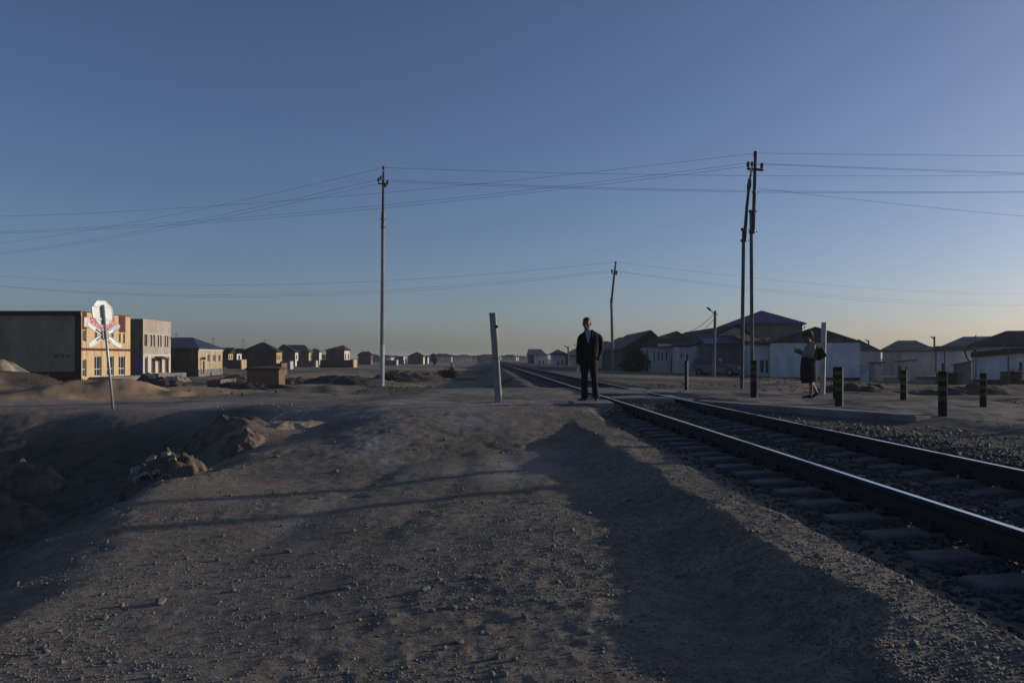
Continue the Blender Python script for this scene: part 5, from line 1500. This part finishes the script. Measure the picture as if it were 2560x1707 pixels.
sc.ell(TW((0, .10, .03)), (.090, .095, .095), 16, 10, 0, whm.to_3x3().to_4x4())
sc.tube([TW((0, .085, .0)), TW((0, .09, -.07)), TW((0, .075, -.11))], [(.06, .05), (.045, .035), (.03, .02)], 10)
sc.ell(TW((0, .135, .055)), (.062, .06, .065), 14, 9, 0, whm.to_3x3().to_4x4())
fuse(sc, 'headscarf', M['scarf'], wm, .009, 2)
eb = MB()
for q in (-1, 1):
    eb.tube([TW((q * .014, -.093, .030)), TW((q * .032, -.094, .036)), TW((q * .050, -.080, .030))], [.004, .005, .003], 6)
    eb.ell(TW((q * .030, -.086, .006)), (.010, .004, .005), 8, 6)
eb.build('eyes_and_brows', M['hair'], wm, smooth=True)
bl = MB()
bl.tube([(0, 0, 1.40), (.025, 0, 1.365), (.035, 0, 1.32), (.025, 0, 1.22), (.0, 0, 1.12), (-.02, 0, 1.04), (-.025, 0, 1.0)], [(.075, .07), (.15, .095), (.188, .125), (.18, .16), (.165, .165), (.175, .178), (.172, .176)], 18, ref=(1, 0, 0))
bl.tube([(.035, -.15, 1.335), (.01, -.20, 1.25), (-.045, -.215, 1.085), (-.13, -.19, 1.115), (-.235, -.15, 1.168)], [(.055, .06), (.065, .068), (.062, .062), (.055, .055), (.044, .044)], 14)
bl.tube([(.035, .15, 1.335), (.01, .20, 1.25), (-.03, .21, 1.085), (-.11, .17, 1.105), (-.20, .115, 1.14)], [(.055, .06), (.065, .068), (.062, .062), (.055, .055), (.044, .044)], 14)
fuse(bl, 'blouse', M['blouse'], wm, .011, 2)
ve = MB()
ve.tube([(.075, 0, 1.385), (.095, 0, 1.30), (.10, 0, 1.15), (.085, 0, 1.02), (.08, 0, .96)], [(.10, .06), (.165, .095), (.168, .105), (.172, .118), (.17, .118)], 16, ref=(1, 0, 0))
fuse(ve, 'waistcoat', M['vest'], wm, .011, 2)
sk = MB()
sk_r = []
for z, cx, rx, ry in ((1.05, -.022, .176, .168), (.95, -.025, .192, .178), (.80, -.030, .204, .190), (.62, -.030, .205, .195), (.48, -.020, .200, .195), (.40, -.012, .188, .188)):
    n = 40
    sk_r.append([(cx + rx * math.cos(2 * math.pi * k / n) * (1 + .035 * math.sin(k * 1.9) * (1.05 - z)), ry * math.sin(2 * math.pi * k / n) * (1 + .035 * math.sin(k * 1.9) * (1.05 - z)), z + (.03 * math.cos(2 * math.pi * k / n) if z < .5 else 0)) for k in range(n)])
sk.rings(sk_r); sk.build('skirt', M['skirt'], wm, smooth=True)
s1 = shoe(wm, (.035, -.066, .0), (-.215, -.072, .0), 'skirt', .95)
s2 = MB(); s2.tube([(.245, .065, .135), (.215, .066, .115), (.15, .069, .07), (.09, .07, .03), (.05, .07, .02)], [(.026, .034), (.036, .04), (.038, .036), (.042, .026), (.018, .014)], 12, ref=(0, 1, 0)); s2.build('shoe', M['skirt'], wm, smooth=True)
ph = MB(); mxp = Matrix.Translation((-.375, -.105, 1.225)) @ Matrix.Rotation(R(48), 4, 'Y')
ph.box(-.072, .072, -.035, .035, -.005, .005, 0, mxp)
o = ph.build('phone', M['black'], None, (-.375, -.105, 1.225), loc=Vector((wxx - .375, wxy - .105, wz0 + 1.225))); tag(o, 'dark mobile phone held up in the hand of the walking woman', 'phone')
bag = thing('shoulder_bag', 'black angular shoulder bag hanging behind the back of the walking woman', 'bag', (wxx + .26, wxy - .12, wz0 + 1.10))
bo_ = Vector((.26, -.12, 1.10))
bg_ = MB(); q4 = [(.155, 1.24), (.262, 1.285), (.372, 1.07), (.192, .955)]
cxq = sum(p[0] for p in q4) / 4; czq = sum(p[1] for p in q4) / 4
bg_.rings([[(cxq + (x_ - cxq) * f, yq, czq + (z_ - czq) * f) for x_, z_ in q4] for yq, f in ((-.20, .90), (-.19, 1.0), (-.07, 1.0), (-.06, .9))])
bg_.build('bag_body', M['bagm'], bag, bo_)
bg_ = MB(); bg_.tube([(.19, -.13, 1.25), (.12, -.13, 1.33), (.05, -.13, 1.375), (.02, -.125, 1.375)], .010, 6); bg_.tube([(.25, -.13, 1.27), (.16, -.13, 1.35), (.06, -.13, 1.388), (.02, -.13, 1.385)], .010, 6); bg_.build('strap', M['bagm'], bag, bo_)

# --- far walker
fx_, fy_ = wx(1130, 100), 100.0
fz0 = wz(926, fy_)
fz0 = g(fx_, fy_)
fpn = thing('person', 'tiny distant person in a pale top and dark skirt on the dirt road', 'person', (fx_, fy_, fz0))
b = MB()
head(b, (0, 0, 1.52), R(10)); b.tube([(0, .01, 1.36), (0, 0, 1.46)], [.055, .05], 10)
b.tube([(0, 0, 1.38), (0, 0, 1.30), (0, 0, 1.1), (0, 0, .9), (0, 0, .75)], [(.11, .07), (.17, .1), (.14, .1), (.16, .11), (.14, .1)], 12)
for s_ in (-1, 1):
    b.tube([(s_ * .16, 0, 1.33), (s_ * .20, .02, 1.08), (s_ * .20, -.05, .84)], [.045, .038, .025], 8)
    hand(b, (s_ * .20, -.05, .84), (0, -.1, -1), (0, 1, 0), -1)
    b.tube([(s_ * .08, 0, .8), (s_ * .08, -.02 - .06 * s_, .45), (s_ * .07, .02 + .1 * s_, .06)], [.08, .055, .036], 10)
    b.tube([(s_ * .07, .05 + .1 * s_, .05), (s_ * .07, -.12 + .1 * s_, .03)], [.035, .025], 8)
fuse(b, 'body', M['skin'], fpn, .014, 2)
hb = MB(); hb.ell((0, .02, 1.56), (.09, .105, .09)); hb.build('hair', M['hair'], fpn, smooth=True)
sb = MB(); sb.tube([(0, 0, 1.40), (0, 0, 1.32), (0, 0, 1.1), (0, 0, .98)], [(.10, .075), (.19, .12), (.165, .12), (.175, .13)], 14)
for s_ in (-1, 1): sb.tube([(s_ * .15, 0, 1.34), (s_ * .205, .02, 1.1), (s_ * .205, -.03, .92)], [.06, .052, .042], 8)
fuse(sb, 'blouse', M['shirt'], fpn, .014, 2)
sb = MB(); sb.tube([(0, 0, 1.02), (0, 0, .8), (0, 0, .45)], [(.17, .13), (.20, .16), (.21, .17)], 16); sb.build('skirt', M['skirt'], fpn, smooth=True)

# ------------------------------------------------------------------ mounds, rubbish, plants
def mound(name, label, cat, c, rx, ry, h, m, seed, lump=.25, n=72, base=None):
    rng = np.random.default_rng(seed)
    X, Y = c
    th = np.linspace(0, 2 * np.pi, n, endpoint=False); rr = np.linspace(0, 1, 30)
    Rg, Tg = np.meshgrid(rr, th, indexing='ij')
    wob = 1 + .18 * fbm(np.cos(Tg) * 2 + seed, np.sin(Tg) * 2, 1.0, 3, seed)
    x = X + Rg * rx * np.cos(Tg) * wob; y = Y + Rg * ry * np.sin(Tg) * wob
    prof = np.clip(1 - Rg ** 2, 0, 1) ** 1.3
    z = gz(x, y, False) - .06 + prof * h * (1 + lump * .55 * fbm(x, y, max(rx, ry) * .45, 4, seed + 3)) + np.minimum(prof * 3, 1) * lump * (.16 if rx < 1.3 else .35) * np.abs(fbm(x, y, .17 if rx < 1.3 else .6, 3, seed + 5))
    z0 = float(gz(np.array([X]), np.array([Y]), False)[0])
    mb = MB()
    mb.v = [tuple(p) for p in np.stack([x - X, y - Y, z - z0], -1).reshape(-1, 3)]
    for i in range(len(rr) - 1):
        for k in range(n):
            mb.f.append((i * n + k, (i + 1) * n + k, (i + 1) * n + (k + 1) % n, i * n + (k + 1) % n)); mb.m.append(0)
    o = mb.build(name, M[m], None, smooth=True, loc=(X, Y, z0))
    return tag(o, label, cat)

def debris(parent, org, spots, m, name, seed):
    rng = random.Random(seed)
    for (x_, y_, s) in spots:
        mb = MB()
        z = g(x_, y_) 
        pts = []
        k = rng.randint(5, 7)
        a0 = rng.random() * 6
        out = [(math.cos(a0 + 2 * math.pi * j / k) * s * rng.uniform(.6, 1.1), math.sin(a0 + 2 * math.pi * j / k) * s * rng.uniform(.5, 1.0)) for j in range(k)]
        mx = Matrix.Translation((x_ - org[0], y_ - org[1], parent_top(parent, x_, y_, z) - org[2])) @ Matrix.Rotation(rng.uniform(-.9, .9), 4, 'X') @ Matrix.Rotation(rng.uniform(-.9, .9), 4, 'Y')
        mb.rings([[mx @ Vector((a, b_, -.02)) for a, b_ in out], [mx @ Vector((a * .95, b_ * .95, .03)) for a, b_ in out]])
        mb.build(name, M[m], parent)
def parent_top(o, x, y, z):
    best = z
    me = o.data
    d = 1e9
    for v in me.vertices:
        dd = (v.co.x + o.location.x - x) ** 2 + (v.co.y + o.location.y - y) ** 2
        if dd < d: d = dd; best = v.co.z + o.location.z
    return max(z, best) + .02

hp = mound('rubbish_heap', 'heap of brown earth and broken pale rubbish at the near edge of the dark ditch', 'heap', (wx(415, 11.3), 11.3), .80, .60, .32, 'earth', 3, .8)
o0 = hp.location
debris(hp, o0, [(o0.x - .36, 11.2, .15), (o0.x - .28, 11.05, .11), (o0.x - .14, 10.98, .10), (o0.x - .02, 11.0, .09), (o0.x + .2, 11.05, .07), (o0.x - .2, 11.3, .10), (o0.x + .05, 11.2, .08)], 'plastic', 'broken_slab', 4)
rng = random.Random(9)
for k in range(4):
    mb = MB(); x_ = o0.x - .2 + .11 * k + rng.uniform(-.04, .04); y_ = 10.93 + rng.uniform(-.03, .05); z_ = parent_top(hp, x_, y_, -9) - o0.z - .10
    r_ = rng.uniform(.06, .10); a0 = rng.uniform(0, 2)
    mb.tube([Vector((x_ - o0.x + r_ * math.cos(a0 + .3 * q), y_ - o0.y, z_ + .1 + r_ * math.sin(a0 + .3 * q))) for q in range(7)], [(.018, .006)] * 7, 6)
    mb.build('broken_rim', M['plastic'], hp)
h2 = mound('earth_heap', 'lumpy brown earth heap behind the pit at the ditch edge', 'heap', (wx(545, 15.4), 15.4), 1.0, .6, .38, 'earth', 5, .45)
h3 = mound('sand_mound', 'smooth pale sand mound with finger marks beside the dirt road', 'mound', (wx(720, 15.6), 15.6), .85, .55, .20, 'sandm', 7, .12)
h4 = mound('earth_heap', 'low brown clod bank right of the pit at the ditch edge', 'heap', (wx(605, 13.9), 13.9), .5, .5, .22, 'earth', 9, .4)
mound('earth_heap', 'pale dirt hump catching light in the far left of the ditch', 'heap', (wx(60, 17.5), 17.5), 1.0, .4, .6, 'earth', 11, .3)
mound('earth_heap', 'dirt hump with a bright chip at the left frame edge inside the ditch', 'heap', (wx(25, 13.2), 13.2), .8, .5, .55, 'earth', 12, .35)
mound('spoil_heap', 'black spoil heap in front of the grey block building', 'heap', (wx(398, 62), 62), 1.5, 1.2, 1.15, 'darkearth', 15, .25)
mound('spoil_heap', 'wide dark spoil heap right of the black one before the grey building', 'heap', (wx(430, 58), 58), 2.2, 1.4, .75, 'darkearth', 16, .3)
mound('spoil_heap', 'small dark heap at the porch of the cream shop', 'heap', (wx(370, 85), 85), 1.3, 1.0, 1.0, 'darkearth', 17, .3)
mound('rubble_pile', 'pale rubble pile by the right corner of the grey building', 'heap', (wx(440, 90), 90), 1.8, 1.2, .7, 'sandm', 18, .5)
mound('sand_heap', 'orange sand heap cut by the left frame edge before the shop', 'heap', (wx(-8, 46), 46), 2.2, 1.2, .95, 'sandm', 19, .2)
mound('earth_bank', 'reddish earth bank between the tall pole and the pyramid roofed house', 'bank', (wx(1000, 75), 75), 4.5, 1.6, .9, 'earth', 20, .3)
mound('earth_bank', 'dark overgrown bank left of the tall pole', 'bank', (wx(850, 60), 60), 4.5, 2.0, 1.0, 'darkearth', 21, .3)
mound('earth_bank', 'earth bank behind the brick shed', 'bank', (wx(735, 78), 78), 3.0, 1.6, .9, 'earth', 22, .3)
mound('earth_bank', 'earth bank between the cream house and the brick shed', 'bank', (wx(590, 84), 84), 3.2, 1.6, .8, 'earth', 23, .35)
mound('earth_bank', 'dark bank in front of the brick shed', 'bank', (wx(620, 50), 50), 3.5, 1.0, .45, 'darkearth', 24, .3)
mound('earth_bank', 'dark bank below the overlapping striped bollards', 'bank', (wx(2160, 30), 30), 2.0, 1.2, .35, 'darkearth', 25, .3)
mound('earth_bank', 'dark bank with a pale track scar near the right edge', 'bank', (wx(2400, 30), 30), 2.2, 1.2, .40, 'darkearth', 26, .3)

# low compound walls among the left houses
def low_wall(label, pxa, pxb, Y, ytop, m, endm=None, d=5):  # endm: paler sunward end, its sunlight put into the colour
    xa, xb = wx(pxa, Y), wx(pxb, Y); z0 = min(g(xa, Y), g(xb, Y)) - .3
    t = thing('compound_wall', label, 'wall', (xa, Y, z0)); t['kind'] = 'thing'
    zt = wz(ytop, Y)
    part_box(t, t.location, 'wall_panel', m, xa, xb - .26, Y, Y + .25, z0, zt)
    part_box(t, t.location, 'wall_end', endm or m, xb - .255, xb, Y, Y + d, z0, zt + .03)
low_wall('long dark compound wall left of the slatted house', 566, 604, 158, 899, 'darkwall', 'yplaster', 3)
low_wall('pale low wall before the second dark house', 700, 726, 150, 903, 'blockdark', 'conc_white', 2)
low_wall('brown low wall before the pointed roof house', 800, 884, 175, 899.5, 'darkwall', 'yplaster', 4)
low_wall('grey low wall right of the tall left pole', 962, 992, 230, 900, 'blockdark', 'conc_white', 3)
low_wall('dark low wall behind the brick shed', 650, 704, 120, 908, 'darkwall', 'brick', 3)
low_wall('low wall with a pale end right of the long roofed house', 742, 790, 190, 901.5, 'brick', 'conc_white', 2)

# brushwood stacks
def stack(label, px, Y, w, h, seed):
    X = wx(px, Y); z0 = g(X, Y)
    t = thing('brushwood_stack', label, 'stack', (X, Y, z0))
    rng = random.Random(seed)
    mb = MB(); mb.box(-w / 2, w / 2, -.4, .4, -.2, h * .9); mb.build('stack_core', M['darkearth'], t)
    for k in range(90):
        z = rng.uniform(0, h); x = rng.uniform(-w / 2, w / 2)
        mb = MB() if k == 0 else mb
        d = Vector((rng.uniform(-.3, .3), rng.uniform(-.1, .1), rng.uniform(-.15, .15)))
        c = Vector((x, -.42 + rng.uniform(-.06, .05), z))
        mb.tube([c - d, c + d], .018, 4)
    tag(mb.build('twigs', M['bark'], t), kind='stuff')
stack('tall dark brushwood stack around a mast at the right edge', 2527, 54, .95, 1.15, 2)
stack('dark brushwood stack left of the sloped outhouse', 2364, 56, .95, .9, 3)

# small tree, dark bush, bush by the pale house
def leaf_blob(rng, n, fn, size):
    mb = MB()
    for k in range(n):
        c = Vector(fn(rng)); s = size * rng.uniform(.6, 1.3)
        a = Vector((rng.gauss(0, 1), rng.gauss(0, 1), rng.gauss(0, 1))).normalized(); b_ = a.cross(Vector((rng.gauss(0, 1), rng.gauss(0, 1), rng.gauss(0, 1)))).normalized()
        mb.poly([c - a * s, c + b_ * s * .45, c + a * s, c - b_ * s * .45])
    return mb
def tree(name, label, cat, px, Y, h, r, seed, n, size, lob):
    X = wx(px, Y); z0 = g(X, Y); rng = random.Random(seed)
    t = thing(name, label, cat, (X, Y, z0))
    mb = MB(); mb.tube([(0, 0, -.2), (.05, 0, h * .3), (0, 0, h * .7)], [h * .03, h * .022, h * .008], 7)
    for k in range(7):
        a = rng.uniform(0, 6.28); z = h * rng.uniform(.2, .6); mb.tube([(.03, 0, z), (math.cos(a) * r * .5, math.sin(a) * r * .5, z + h * .14), (math.cos(a) * r * .8, math.sin(a) * r * .8, z + h * .22)], [h * .012, h * .008, h * .003], 5)
    mb.build('trunk', M['bark'], t)
    lobes = [(rng.uniform(-r, r) * .6, rng.uniform(-r, r) * .6, h * rng.uniform(*lob), r * rng.uniform(.28, .55)) for _ in range(11)]
    def fn(q):
        l = q.choice(lobes); v = Vector((q.gauss(0, 1), q.gauss(0, 1), q.gauss(0, 1))).normalized() * (l[3] * q.random() ** .4)
        return (l[0] + v.x, l[1] + v.y, max(.05, l[2] + v.z))
    leaf_blob(rng, n, fn, size).build('crown', M['foliage'], t)
tree('small_tree', 'small dark tree standing alone left of the far walker', 'tree', 1084, 190, 3.3, 1.0, 4, 1500, .16, (.3, .9))
tree('bush', 'big dark bush before the dark gable house left of the pale fence', 'bush', 1588, 78, 2.7, 1.5, 5, 2600, .15, (.15, .72))
tree('bush', 'low dark bush among the left banks near the far walker', 'bush', 1112, 85, .9, 1.4, 6, 1200, .11, (.2, .6))
tree('bush', 'low dusty bush between the tall pole and the reddish bank', 'bush', 975, 70, .8, .9, 7, 800, .09, (.2, .7))

# dry scrub tufts along ditch and banks (stuff)
rng = np.random.default_rng(33)
mb = MB(); r2 = random.Random(33)
for k in range(1500):
    reg = r2.random()
    if reg < .55: y = r2.uniform(29, 62); x = r2.uniform(-.62, -.06) * y
    elif reg < .8: y = r2.uniform(28, 58); x = r2.uniform(.15, .64) * y
    else: y = r2.uniform(6, 21); x = -3.4 - .14 * (y - 5) - r2.uniform(.0, 5.5)
    if vnoise(np.array([x * .35]), np.array([y * .35]), 77)[0] < .05: continue
    if y > 27 and abs(x - (RX0 + RSL * y) - .8) < 3: continue
    z = g(x, y) 
    hh_ = r2.uniform(.06, .20) * (1 if y > 25 else .6)
    for q in range(7):
        a = r2.uniform(0, 6.28); l = r2.uniform(.3, 1) * hh_
        d = Vector((math.cos(a) * l * .8, math.sin(a) * l * .8, hh_ * r2.uniform(.5, 1)))
        p = Vector((x + r2.uniform(-.08, .08), y + r2.uniform(-.08, .08), z - .02)); s_ = Vector((-math.sin(a), math.cos(a), 0)) * .012 * (1 if y < 25 else 2)
        mb.poly([p - s_, p + s_, p + d])
tag(mb.build('dry_scrub', M['drygrass'], None), kind='stuff')

# pale chips and scraps thrown into the ditch (nobody could count them)
rng = np.random.default_rng(71)
n = 170
y = rng.uniform(7, 22.5, n); x = -3.3 - .14 * (y - 5) - np.abs(rng.normal(0, 2.2, n))
sz = .015 + .05 * rng.random(n) ** 3
stones('ditch_litter', np.stack([x, y, gz(x, y)], 1), sz, M['plastic'], flat=(.2, .7), sink=.2)

# single large stones on the dirt road
def stone_mesh(seed):
    rng = random.Random(seed)
    bm = bmesh.new(); bmesh.ops.create_icosphere(bm, subdivisions=2, radius=1)
    for v in bm.verts:
        p = v.co.copy()
        v.co = p * (1 + .28 * math.sin(p.x * 3.1 + seed) * math.cos(p.y * 2.7 + seed * 2) + rng.uniform(-.10, .10)); v.co.z *= .55
    me = bpy.data.meshes.new('loose_stone'); bm.to_mesh(me); bm.free(); me.materials.append(M['stone']); return me
sms = [stone_mesh(k) for k in range(5)]
rng = random.Random(55)
spots = [(860, 1472, .055), (1062, 1475, .05), (690, 1140, .07), (840, 1178, .06), (400, 1508, .06), (262, 1545, .035), (720, 1380, .045), (1190, 1445, .045), (1128, 1520, .04), (655, 1545, .03), (1700, 1440, .04), (1330, 1500, .03)]
for k in range(26):
    px = rng.uniform(150, 1500); py = rng.uniform(1150, 1690); spots.append((px, py, rng.uniform(.018, .035)))
for k, (px, py, s) in enumerate(spots):
    Y = F * 1.5 / (py - 895); X = wx(px, Y)
    for _ in range(3):
        Y = F * (1.5 - g(X, Y)) / (py - 895); X = wx(px, Y)
    o = bpy.data.objects.new('loose_stone', sms[k % 5]); COL.objects.link(o)
    o.location = (X, Y, g(X, Y) + s * .15); s *= .62; o.scale = (s * rng.uniform(.8, 1.4), s, s * rng.uniform(.8, 1.2)); o.rotation_euler = (rng.uniform(-.3, .3), rng.uniform(-.3, .3), rng.uniform(0, 6.28))
    tag(o, 'loose stone lying on the dirt road surface', 'stone', 'loose stones on the dirt road')
# ------------------------------------------------------------------ haze
hm_ = bpy.data.materials.new('dust_haze'); hm_.use_nodes = True
nt = hm_.node_tree
nt.nodes.remove(nt.nodes['Principled BSDF'])
pv = nt.nodes.new('ShaderNodeVolumePrincipled')
pv.inputs['Color'].default_value = (.78, .80, .84, 1)
pv.inputs['Density'].default_value = .0003
pv.inputs['Anisotropy'].default_value = .3
nt.links.new(pv.outputs[0], nt.nodes['Material Output'].inputs['Volume'])
mb = MB(); mb.box(-4100, 4100, -4100, 4100, -12, 18)
o = mb.build('haze', hm_, None); tag(o, kind='stuff')
